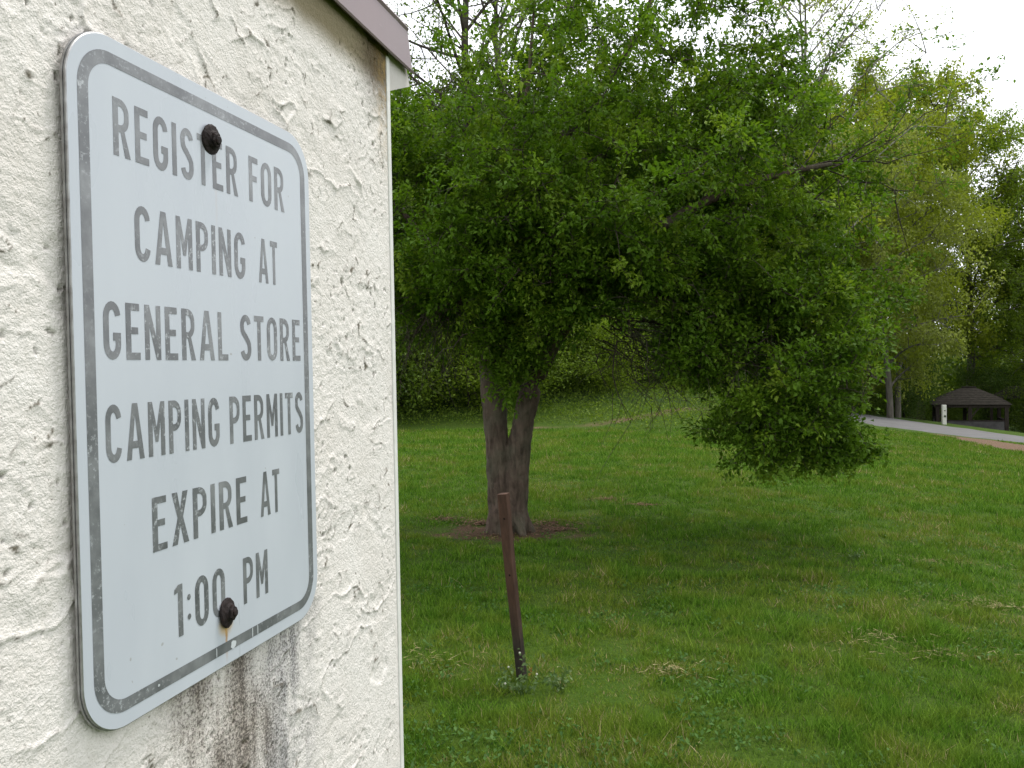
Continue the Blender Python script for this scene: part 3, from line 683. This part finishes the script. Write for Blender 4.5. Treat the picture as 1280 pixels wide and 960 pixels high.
# ------------------------------------------------------------------ background trees: five kinds, copied
def make_kind(seed, H, R, base, trunk_r, nleaf, lsize, spread=.55, up=.35, sparse=1.0, lean=0):
    rng = np.random.default_rng(seed); wood_ = []; tips = []
    n = 12; z = np.linspace(-.3, H*.93, n); tx = np.cumsum(rng.normal(size=(n, 2))*.012*H, axis=0)*.35; tx -= tx[0]
    tr = np.stack([tx[:, 0]+lean*z, tx[:, 1], z], 1); wood_.append((tr, np.linspace(trunk_r, trunk_r*.15, n)))
    nb = int(16+H)
    for k in range(nb):
        f = base+(1-base)*((k+rng.uniform())/nb)**.9; f = min(f, .98)
        i = f*(n-1); i0 = min(int(i), n-2); p = tr[i0]+(tr[i0+1]-tr[i0])*(i-i0)
        prof = math.sin(math.pi*min(1, max(.08, (f-base+.12)/(1-base+.14))))**.6
        a = k*2.4+rng.uniform(-.5, .5); ln = R*prof*rng.uniform(.7, 1.1)
        e = p+np.array([math.cos(a)*ln, math.sin(a)*ln, ln*(up+.35*f)*rng.uniform(.3, 1.3)])
        P = bez(p, e, ln*.10, 7, rng, .08); wood_.append((P, np.linspace(trunk_r*.38*(1-.6*f), trunk_r*.06, 7)))
        for s in range(6):
            b = P[rng.integers(2, 7)]; q = rnd_unit(1, rng)[0]*np.array([1, 1, .7])+(e-p)/np.linalg.norm(e-p)*.6; l2 = ln*rng.uniform(.22, .5)+.4
            e2 = b+q/np.linalg.norm(q)*l2; P2 = bez(b, e2, l2*.06, 5, rng, .12); wood_.append((P2, np.linspace(trunk_r*.10, trunk_r*.025, 5)))
            for _ in range(4):
                b3 = P2[rng.integers(1, 5)]; e3 = b3+rnd_unit(1, rng)[0]*rng.uniform(.3, .9)*(.5+l2*.4); wood_.append((np.array([b3, (b3+e3)/2+rng.normal(size=3)*.05, e3]), np.array([trunk_r*.035, trunk_r*.025, trunk_r*.012]))); tips.append((b3, e3))
            tips.append((P2[2], e2))
    A = np.array([t[0] for t in tips]); B = np.array([t[1] for t in tips])
    i = rng.integers(0, len(A), nleaf); t = rng.uniform(.15, 1.1, nleaf)[:, None]
    LP = A[i]+(B[i]-A[i])*t+rng.normal(size=(nleaf, 3))*.16*spread*2
    V, F = leaves(LP, lsize, rng, .15, .4)
    clump = rng.uniform(0, 1, len(A))[i]*.6+rng.uniform(0, .4, nleaf)
    Vw, Fw = tubes(wood_, 6)
    return mesh_np('tree_wood', Vw, Fw, smooth=True), mesh_np('tree_leaves', V, F, {'tone': np.repeat(clump, 4)})
bark_g = bark_mat('grey_bark', (.055, .048, .04), (.15, .135, .115), 5); bark_d = bark_mat('dark_bark', (.022, .018, .015), (.06, .048, .04), 5)
bark_p = bark_mat('pale_bark', (.13, .12, .105), (.30, .285, .26), 4)
LMAT = {
 'mid': leaf_mat('leaf_mid', (.070, .120, .014), (.120, .185, .020), (.185, .255, .036), .45, .15),
 'yellow': leaf_mat('leaf_yellow', (.16, .205, .018), (.235, .285, .026), (.31, .36, .05), .52, .15),
 'bright': leaf_mat('leaf_bright', (.105, .170, .012), (.165, .240, .018), (.230, .31, .034), .5, .15),
 'pale': leaf_mat('leaf_pale', (.14, .18, .03), (.24, .28, .055), (.38, .42, .14), .5, .2),
 'dark': leaf_mat('leaf_dark', (.035, .070, .010), (.060, .105, .014), (.10, .155, .024), .4, .15)}
KIND = {'a': make_kind(1, 15, 4.6, .16, .24, 34000, .17), 'b': make_kind(2, 19, 5.2, .22, .28, 38000, .17), 'c': make_kind(3, 11, 3.8, .10, .17, 30000, .14),
        'd': make_kind(4, 17, 4.2, .30, .22, 9000, .12, up=.9), 'e': make_kind(5, 3.4, 2.0, .03, .06, 16000, .10, spread=.8)}
used = {}
def plant(name, label, cat, kind, leaf, bark, px, D, scale=1.0, rz=0.0, sz=1.0, group=None, py=None, lean=(0, 0)):
    d = ray(px, 470); x = d[0]*D/d[1]; z = float(terrain(x, D))-.05
    o = empty(name, (x, D, z), rz); o.scale = (scale, scale, scale*sz); o.rotation_euler = (lean[0], lean[1], rz); tag(o, label, cat, group)
    for nm, me, mt in (('trunk', KIND[kind][0], bark), ('crown', KIND[kind][1], LMAT[leaf])):
        if not me.materials: me.materials.append(mt)
        p_ = obj(nm, me, None, o); p_.material_slots[0].link = 'OBJECT'; p_.material_slots[0].material = mt
    return o
GW = 'trees of the wood behind the lawn'
# named individuals
plant('pale_leaf_tree', 'pale yellow-green tree with leaning trunk beyond the road, left of the shelter', 'tree', 'c', 'pale', bark_g, 1112, 54, 1.35, .4, 1.25, lean=(0, -.06))
plant('pale_leaf_tree', 'thinner dark trunked tree right behind the leaning pale tree', 'tree', 'c', 'yellow', bark_g, 1122, 58, 1.3, 2.1, 1.3)
plant('sparse_tall_tree', 'tall pale-barked tree with nearly bare branches rising against the sky', 'tree', 'd', 'yellow', bark_p, 1012, 50, 1.55, 1.9, 1.0)
plant('sparse_tall_tree', 'dark bare-limbed tree top rising near the roof corner', 'tree', 'd', 'mid', bark_d, 590, 33, 1.35, 2.6, 1.0)
plant('sparse_tall_tree', 'tall thin grey-trunked tree above the middle of the big crown', 'tree', 'd', 'mid', bark_g, 648, 36, 1.3, 1.2, 1.0)
rows = [ # px, depth, kind, leaf, scale
 (430,34,'a','mid',.9),(512,38,'c','mid',1.0),(600,36,'a','mid',.85),(690,40,'b','mid',.75),(770,36,'a','bright',.85),(850,42,'b','mid',.8),(930,44,'a','yellow',1.0),
 (1015,60,'b','yellow',1.15),(1070,66,'b','yellow',1.45),(1150,72,'b','yellow',1.62),(1215,76,'b','bright',1.55),(1280,74,'b','bright',1.25),(1330,70,'a','bright',1.15),(1370,60,'b','mid',.9),
 (560,46,'b','dark',.8),(650,48,'b','dark',.8),(740,50,'b','dark',.85),(830,54,'b','mid',.9),(470,44,'b','mid',.75),(380,40,'b','mid',.8),(910,58,'b','dark',.85),(1140,80,'b','mid',1.1),(1060,82,'b','mid',1.1),(1230,88,'b','dark',1.1),(1330,84,'b','mid',1.05),(990,74,'b','mid',1.0)]
ORD = ['first', 'second', 'third', 'fourth', 'fifth', 'sixth', 'seventh', 'eighth', 'ninth', 'tenth', 'eleventh', 'twelfth', 'thirteenth', 'fourteenth', 'fifteenth', 'sixteenth', 'seventeenth', 'eighteenth', 'nineteenth', 'twentieth']
COLW = {'mid': 'mid green', 'yellow': 'yellow-green', 'bright': 'bright green', 'dark': 'dark green'}
front = sorted(p for p, D, *_ in rows[:14]); back = sorted(p for p, D, *_ in rows[14:])
for i, (px, D, k, lf, s) in enumerate(rows):
    side = 'behind the big tree' if px < 960 else 'beyond the road'
    row = f"{ORD[front.index(px)]} from the left in the front row" if i < 14 else f"{ORD[back.index(px)]} from the left in the back row"
    plant('woodland_tree', f"{COLW[lf]} woodland tree {side}, {row}", 'tree', k, lf, [bark_g, bark_d][i % 2], px, D, s, i*1.7, 1.0, GW)
GS = 'shrubs along the wood edge'
rs = random.Random(5)
shr = [(455,29),(500,30),(545,31),(585,30),(625,32),(668,31),(705,33),(745,32),(785,34),(825,36),(865,38),(905,40),(520,36),(600,37),(680,38),(760,40),(840,44),(940,46),(985,52),(1030,58),(1075,62),(1130,62),(1180,66),(1240,70),(1300,66),(1350,60)]
for i, (px, D) in enumerate(shr):
    if px < 900: D = D-3.0
    lf = ['dark', 'mid', 'dark', 'bright'][i % 4] if px < 900 else ['mid', 'dark'][i % 2]
    near_ = [p for p, q in shr if (p < 900) == (px < 900)]; o_ = sorted(near_).index(px)
    plant('woodland_shrub', f"{ {'dark':'dark green','mid':'green','bright':'bright green'}[lf]} shrub {'on the bank' if px < 900 else 'beyond the road'} under the trees, {ORD[o_]} from the left", 'shrub', 'e', lf, bark_d, px, D, rs.uniform(.75, 1.15)*(1.0 if px < 900 else 1.25), rs.uniform(0, 6), rs.uniform(.75, 1.1), GS)

# far wood closing the view: one mass of foliage and stems
def far_wood():
    rng = np.random.default_rng(77); n = 85000
    px = rng.uniform(-250, 1600, n); D = rng.uniform(92, 112, n); X = (px-640)/FPX*D; zt = terrain(X, D); top = 11+4*np.sin(X*.11)+3*np.sin(X*.29+1)+rng.normal(size=n)*1.2
    z = zt+top*rng.uniform(0, 1, n)**.8
    V, F = leaves(np.stack([X, D, z], 1), .85, rng, .1, .3)
    o = obj('far_wood', mesh_np('far_wood', V, F, {'tone': np.repeat(rng.uniform(0, .6, n), 4)}), LMAT['mid']); tag(o, 'far mass of woodland closing the view', 'woodland', kind='stuff')
far_wood()

# weeds and ground cover on the bank
def bank_cover():
    rng = np.random.default_rng(78); n = 65000
    x = rng.uniform(-12, 12, n); y = rng.uniform(23.5, 36, n); k = sstep(24.5, 26.5, y+.25*np.abs(x-2)+.8*np.sin(x*.5))*(1-sstep(7, 11, x)) > rng.uniform(0, 1, n)
    x, y = x[k], y[k]; z = terrain(x, y)+rng.uniform(0, .28, len(x))*(.4+.6*np.clip(fbm(x, y, 2, 3)+.5, 0, 1))
    V, F = leaves(np.stack([x, y, z], 1), .085, rng, -.3, .3)
    o = obj('bank_weeds', mesh_np('bank_weeds', V, F, {'tone': np.repeat(rng.uniform(0, 1, len(x)), 4)}), LMAT['mid']); tag(o, 'low green weeds covering the bank under the trees', 'weeds', kind='stuff')
bank_cover()

# ------------------------------------------------------------------ shelter and marker beyond the road
def shelter():
    D = 62.0; c = at_depth(1211, 520, D); k = D/FPX      # metres per pixel there
    top = lambda py: at_depth(1217, py, D)[2]
    z_e, z_a = top(503.5), top(484); z0 = z_e-2.25
    o = empty('picnic_shelter', (c[0], D, z0), rad(-24)); tag(o, 'dark open picnic shelter with low hipped roof beyond the road', 'shelter')
    rm_ = Mat('dark_shingle', .95, .1); n = rm_.noise(rm_.coord(), 5, 5, .65); rm_.col(rm_.ramp(n, (.3, (.020, .018, .015)), (.7, (.046, .040, .033)))).bump(n, .6, .05)
    wd = Mat('dark_stained_wood', .9, .15); n = wd.noise(wd.scaled(wd.coord(), (3, 3, .5)), 6, 4); wd.col(wd.ramp(n, (.3, (.018, .014, .012)), (.7, (.045, .036, .03))))
    st = Mat('grey_stone', .95, .1); n = st.noise(st.coord(), 3, 4); st.col(st.ramp(n, (.3, (.055, .052, .052)), (.7, (.10, .094, .094))))
    hz, az = z_e-z0, z_a-z0; a, b = 2.55, 2.3
    # hipped roof in courses, each course stepped
    nc = 9; V = []; Fr = []
    for i in range(nc+1):
        f = i/nc; s = 1-f; rx, ry = a*s+.45*(f), b*s+.02*f; z = hz+(az-hz)*(f**.8)
        for dz in (0, .012):
            for (sx_, sy_) in ((-1,-1),(1,-1),(1,1),(-1,1)): V.append((sx_*(rx+dz*.5), sy_*(ry+dz*.5), z+dz-.03))
    for i in range(nc*2+1):
        for j in range(4): Fr.append((i*4+j, i*4+(j+1) % 4, (i+1)*4+(j+1) % 4, (i+1)*4+j))
    Fr.append((nc*8+4, nc*8+5, nc*8+6, nc*8+7)); roof = obj('roof', mesh_py('roof', V, Fr), rm_.m, o)
    obj('ridge_cap', box_mesh('ridge_cap', -.5, .5, -.09, .09, az-.03, az+.07, .02), rm_.m, roof)
    for (x0, x1, y0, y1) in ((-a+.12, a-.12, -b+.12, -b+.28), (-a+.12, a-.12, b-.28, b-.12), (-a+.12, -a+.28, -b+.285, b-.285), (a-.28, a-.12, -b+.285, b-.285)):
        obj('beam', box_mesh('beam', x0, x1, y0, y1, hz-.25, hz-.04, .015), wd.m, o)
    for x in (-a+.35, -.1, a-.35):
        for y in (-b+.2, b-.2): 
            p = obj('post', box_mesh('post', x-.13, x+.13, y-.075, y+.075, -.6, hz-.252, .02), wd.m, o)
            if x < a-.4: obj('brace', mesh_py('brace', [(x+.13, y-.04, hz-.8), (x+.50, y-.04, hz-.26), (x+.62, y-.04, hz-.26), (x+.13, y-.04, hz-.98), (x+.13, y+.04, hz-.8), (x+.50, y+.04, hz-.26), (x+.62, y+.04, hz-.26), (x+.13, y+.04, hz-.98)],
                [(0,1,2,3),(7,6,5,4),(0,4,5,1),(1,5,6,2),(2,6,7,3),(3,7,4,0)]), wd.m, p)
    for (x0, x1, y0, y1) in ((-a+.5, a-.5, -b+.11, -b+.29),(-a+.27, -a+.45, -b+.31, b-.31), (a-.45, a-.27, -b+.31, b-.31)):
        w_ = obj('low_wall', box_mesh('low_wall', x0, x1, y0, y1, -.6, 1.02, .02), st.m, o)
        obj('coping', box_mesh('coping', x0-.04, x1+.04, y0-.04, y1+.04, 1.022, 1.09, .02), wd.m, w_)
    obj('floor_slab', box_mesh('floor_slab', -a, a, -b, b, -.9, -.605+.62, .02), st.m, o)
    # second roof just behind to the right
    c2 = at_depth(1262, 520, 68); o2 = empty('picnic_shelter', (c2[0]+.4, 68, z0+.1), rad(-24)); tag(o2, 'second dark shelter roof showing behind the first at right', 'shelter')
    V = []
    for i in range(nc+1):
        f = i/nc; s = 1-f; rx, ry = 2.1*s+.4*f, 1.8*s+.02*f; z = hz-.05+.95*f
        for (sx_, sy_) in ((-1,-1),(1,-1),(1,1),(-1,1)): V.append((sx_*rx, sy_*ry, z))
    Fr = [(i*4+j, i*4+(j+1) % 4, (i+1)*4+(j+1) % 4, (i+1)*4+j) for i in range(nc) for j in range(4)]+[(nc*4, nc*4+1, nc*4+2, nc*4+3)]
    obj('roof', mesh_py('roof2', V, Fr), rm_.m, o2)
    for x in (-1.8, 1.8):
        for y in (-1.5, 1.5): obj('post', box_mesh('post2', x-.1, x+.1, y-.1, y+.1, -.6, hz-.05, .02), wd.m, o2)
shelter()
def marker():
    D = 50.0; b = at_depth(1180, 529, D); t = at_depth(1179.5, 506, D); h = t[2]-b[2]
    o = empty('marker_post', (b[0], D, b[2]-.05)); tag(o, 'short white marker post with dark marks beside the road before the shelter', 'marker post')
    wm_ = Mat('marker_white', .6, .3); n = wm_.noise(wm_.coord(), 12, 3); wm_.col(wm_.ramp(n, (.3, (.45, .45, .38)), (.6, (.56, .56, .50))))
    me = box_mesh('body', -.13, .13, -.09, .09, -.4, h+.05, .04, 3); obj('body', me, wm_.m, o)
    dm = Mat('marker_dark', .7, .2); dm.col((.05, .07, .04))
    obj('dark_band', mesh_py('dark_band', [(-.07,-.094,.42),(.06,-.094,.40),(.10,-.094,.50),(-.02,-.094,.56)], [(0,1,2,3)]), dm.m, o)
    obj('dark_band', mesh_py('dark_band', [(-.05,-.094,.78),(.05,-.094,.78),(.06,-.094,.84),(-.04,-.094,.85)], [(0,1,2,3)]), dm.m, o)
    print('marker base above ground', b[2]-.45-terrain(b[0], D))
marker()

# ------------------------------------------------------------------ grass
def road_gap(x, y):
    c = (np.array(RF)+np.array(RN))/2; wdt = np.linalg.norm(np.array(RF)-np.array(RN), axis=1)*.55
    g1_ = np.maximum(seg_dist(x, y, c, wdt), seg_dist(x, y, SP, SPr*.8)); return np.where(g1_ > 0, 0, 1)
def grass():
    rng = np.random.default_rng(99)
    # radial sampling about the lawn in front; density falls with distance
    n = 1250000
    u = rng.uniform(0, 1, n); D0, D1 = 2.3, 40.0
    pw = .35; D = (D0**pw+(D1**pw-D0**pw)*u)**(1/pw)
    th = rng.uniform(rad(-20), rad(42), n); x = D*np.sin(th); y = D*np.cos(th)
    patch = fbm(x*.9, y*.9, 3, 15); tuft = fbm(x*3.1, y*3.1, 3, 25); fine = fbm(x*9, y*9, 2, 35)
    dt = np.hypot((x-TREE[0])*.8, (y-TREE[1]+.05)*1.5)+.45*fbm(x*3.5, y*3.5, 3, 45)
    thin = np.clip(.72+1.2*tuft+.8*fine, .45, 1)
    thin = np.where(dt < .55, .06, thin)
    # worn, thin strip along the building
    wl = (x-C_BASE[0])*N_W[0]+(y-C_BASE[1])*N_W[1]
    along = (x-C_BASE[0])*D_W[0]+(y-C_BASE[1])*D_W[1]
    inside = (wl < .02) & (along < .08) & (wl > -3.3)
    keep = (rng.uniform(0, 1, n) < thin) & ~inside & (np.abs(road_gap(x, y)) > 0) & ~((y > 24) & (x < 6))
    x, y, D, patch, tuft, fine, dt = (a[keep] for a in (x, y, D, patch, tuft, fine, dt)); n = len(x)
    z = terrain(x, y)-.004
    tall = np.clip(.5+.9*patch+1.0*tuft, .1, 1.6)
    hgt = (.022+.050*tall)*rng.uniform(.4, 1.4, n)*np.where(rng.uniform(size=n) < .015, 1.8, 1)*np.clip(.7+D/30, .8, 1.3)
    hgt = hgt*np.where(fbm(x*5+2, y*5, 2, 85) > .30, 1.45, 1.0); hgt = np.where(dt < .8, hgt*.55, hgt)
    wd = .0015*(D/3.0)**.8*rng.uniform(.7, 1.4, n)
    az = rng.uniform(0, 2*np.pi, n); lean = rng.uniform(.15, 1.1, n)*hgt; la = az+rng.normal(size=n)*.6+1.57
    bx, by = np.cos(az)*wd, np.sin(az)*wd; lx, ly = np.cos(la)*lean, np.sin(la)*lean
    P = np.stack([x, y, z], 1)
    V = np.stack([P+np.stack([bx, by, 0*bx], 1), P-np.stack([bx, by, 0*bx], 1), P+np.stack([lx, ly, hgt*(1-.25*np.minimum(1, lean/hgt))], 1)], 1).reshape(-1, 3)
    F = np.arange(n*3).reshape(-1, 3)
    dry = np.clip(.5+.95*fbm(x*.8+3, y*.8, 3, 55)+.6*fbm(x*4, y*4, 2, 65)+.22*np.exp(-((x+.15)**2/.5+(y-4.0)**2/.5)), 0, 1)
    straw = (rng.uniform(0, 1, n) < .012+.40*np.clip(dry-.62, 0, 1)).astype(float)
    m = Mat('grass_blade', .75, .06); r = m.attr('tone'); dr = m.attr('dry')
    c = m.ramp(r, (0, (.026, .074, .005)), (.5, (.066, .152, .009)), (1, (.145, .265, .028)))
    c = m.mix(m.ramp(dr, (.35, 0), (.8, .75)), c, m.ramp(r, (0, (.085, .128, .010)), (1, (.185, .235, .03))))
    c = m.mix(m.attr('straw'), c, m.ramp(r, (0, (.20, .155, .07)), (1, (.42, .34, .19))))
    m.col(c); tr = m.n.new('ShaderNodeBsdfTranslucent'); m.put(tr.inputs[0], c); ms = m.n.new('ShaderNodeMixShader'); ms.inputs[0].default_value = .3
    m.t.links.new(m.b.outputs[0], ms.inputs[1]); m.t.links.new(tr.outputs[0], ms.inputs[2]); m.t.links.new(ms.outputs[0], m.out.inputs[0])
    me = mesh_np('lawn_grass', V, F, {'tone': np.repeat(rng.uniform(0, 1, n), 3), 'dry': np.repeat(dry, 3), 'straw': np.repeat(straw, 3)})
    tag(obj('lawn_grass', me, m.m), 'short green grass of the lawn', 'grass', kind='stuff'); print('blades', n)
grass()

# ------------------------------------------------------------------ small litter, weeds
def strips(C, Rr, n, ln, wdt, rng, up=.02):
    """flat thin strands lying about on the ground"""
    c = C[rng.integers(0, len(C), n)]; r = Rr*np.abs(rng.normal(size=n))*.8; a = rng.uniform(0, 6.283, n)
    x = c[:, 0]+r*np.cos(a)*c[:, 3]; y = c[:, 1]+r*np.sin(a)*c[:, 4]; b = rng.uniform(0, 6.283, n); l = ln*rng.uniform(.4, 1.3, n)
    x2 = x+np.cos(b)*l; y2 = y+np.sin(b)*l; z1 = terrain(x, y)+.012+up*rng.uniform(0, 1, n); z2 = terrain(x2, y2)+.012+up*rng.uniform(0, 1, n)
    px_, py_ = -np.sin(b)*wdt, np.cos(b)*wdt
    V = np.stack([np.stack([x-px_, y-py_, z1], 1), np.stack([x+px_, y+py_, z1+.002], 1), np.stack([x2+px_*.4, y2+py_*.4, z2], 1), np.stack([x2-px_*.4, y2-py_*.4, z2+.001], 1)], 1).reshape(-1, 3)
    return V, np.arange(n*4).reshape(-1, 4), np.repeat(rng.uniform(0, 1, n), 4)
def litter():
    rng = np.random.default_rng(5)
    def at(px, py, a, b): p = ground_at(px, py); return (*p, a, b)
    C = np.array([at(1250, 762, 1.3, .45), at(1225, 755, 1.0, .3), at(835, 842, .5, .3), at(1165, 705, 1.4, .25), at(1100, 800, .9, .4), at(540, 830, .8, .6), at(1190, 822, .9, .3)])
    V, F, t = strips(C, .45, 800, .06, .0010, rng, .03)
    m = Mat('dry_grass', .8, .15); m.col(m.ramp(m.attr('tone'), (0, (.11, .09, .035)), (.6, (.22, .185, .085)), (1, (.36, .31, .17))))
    tag(obj('dry_clippings', mesh_np('dry_clippings', V, F, {'tone': t}), m.m), 'tan dried grass clippings lying in patches on the lawn', 'clippings', kind='stuff')
    C = np.array([at(636, 668, 1.0, .55), at(560, 650, .5, .3), at(600, 655, .5, .3), at(690, 655, .5, .35), at(755, 625, .35, .25), at(798, 632, .35, .2), at(700, 662, .5, .3)])
    V, F, t = strips(C, .5, 2200, .035, .007, rng, .012)
    m = Mat('dead_leaves', .9, .1); m.col(m.ramp(m.attr('tone'), (0, (.05, .030, .018)), (.6, (.12, .07, .042)), (1, (.22, .14, .09))))
    tag(obj('leaf_litter', mesh_np('leaf_litter', V, F, {'tone': t}), m.m), 'brown dead leaves and bare soil bits round the tree foot', 'leaf litter', kind='stuff')
    wl_ = leaf_mat('weed_leaf', (.06, .11, .03), (.11, .17, .06), (.19, .25, .12), .35, 3); fl = Mat('pale_flower', .7, .2); fl.col((.50, .50, .40))
    for k, (px, py, h, n, lab) in enumerate([(656, 868, .14, 60, 'low pale weed growing in front of the leaning post foot'), (642, 862, .10, 36, 'small leafy weed at the left of the leaning post foot'), (700, 862, .09, 44, 'spreading weed in the grass just right of the leaning post'), (1070, 700, .07, 50, 'dark broad-leaved weed patch in the open lawn at right')]):
        p = ground_at(px, py); o = empty('weed', p); tag(o, lab, 'weed', 'weeds in the lawn'); st = []; LP = []
        for q in range(9):
            a = rng.uniform(0, 6.28); e = np.array([math.cos(a)*h*.9, math.sin(a)*h*.9, h*rng.uniform(.5, 1.2)]); P = bez([0, 0, -.01], e, .02, 5, rng, .1); st.append((P, np.linspace(.0016, .0008, 5))); LP += [P[rng.integers(1, 5)]+rng.normal(size=3)*.012 for _ in range(n//6)]
        Vs, Fs_ = tubes(st, 4); obj('stems', mesh_np('stems', Vs, Fs_), wl_, o)
        V, F = leaves(np.array(LP), .028, rng, 0, .4); obj('leaves', mesh_np('leaves', V, F, {'tone': np.repeat(rng.uniform(0, 1, len(LP)), 4)}), wl_, o)
        if k == 0:
            for q in range(5):
                e = st[q][0][-1]; V = [(e[0]+.006*math.cos(t_), e[1]-.004, e[2]+.006*math.sin(t_)) for t_ in np.arange(0, 6.2, 1.05)]+[tuple(e+np.array([0, -.007, 0]))]
                obj('flower', mesh_py('flower', V, [(i, (i+1) % 6, 6) for i in range(6)]), fl.m, o)
    # broad-leaved low weeds mixed into the turf
    n = 26000; D_ = rng.uniform(2.6**.5, 11**.5, n)**2; th = rng.uniform(rad(-12), rad(36), n); x = D_*np.sin(th); y = D_*np.cos(th)
    k = (fbm(x*1.6+5, y*1.6, 3, 95)+.5*fbm(x*6, y*6, 2, 96)) > .20; wl2 = (x-C_BASE[0])*N_W[0]+(y-C_BASE[1])*N_W[1]; k &= (wl2 > .03) | ((x-C_BASE[0])*D_W[0]+(y-C_BASE[1])*D_W[1] > .1)
    x, y, D_ = x[k], y[k], D_[k]; V, F = leaves(np.stack([x, y, terrain(x, y)+rng.uniform(.01, .045, len(x))], 1), .026, rng, 0, .85)
    lw = leaf_mat('turf_weed_leaf', (.030, .080, .012), (.055, .125, .020), (.10, .185, .04), .3, 3)
    tag(obj('turf_weeds', mesh_np('turf_weeds', V, F, {'tone': np.repeat(rng.uniform(0, 1, len(x)), 4)}), lw), 'low broad-leaved weeds and clover mixed into the lawn', 'clover', kind='stuff')
    p = ground_at(664, 850); o = obj('fallen_leaf', mesh_py('fallen_leaf', [(-.012,0,.0),(.004,-.006,.018),(.006,.0,.05),(-.016,.004,.028),(.0,.006,.026)], [(0,1,4),(1,2,4),(2,3,4),(3,0,4)])); fm_ = Mat('ochre_leaf', .7, .2); fm_.col((.40, .24, .07)); o.data.materials.append(fm_.m); o.location = (p[0], p[1], p[2]+.02)
    tag(o, 'single ochre dead leaf upright in the grass by the post foot', 'leaf')
litter()
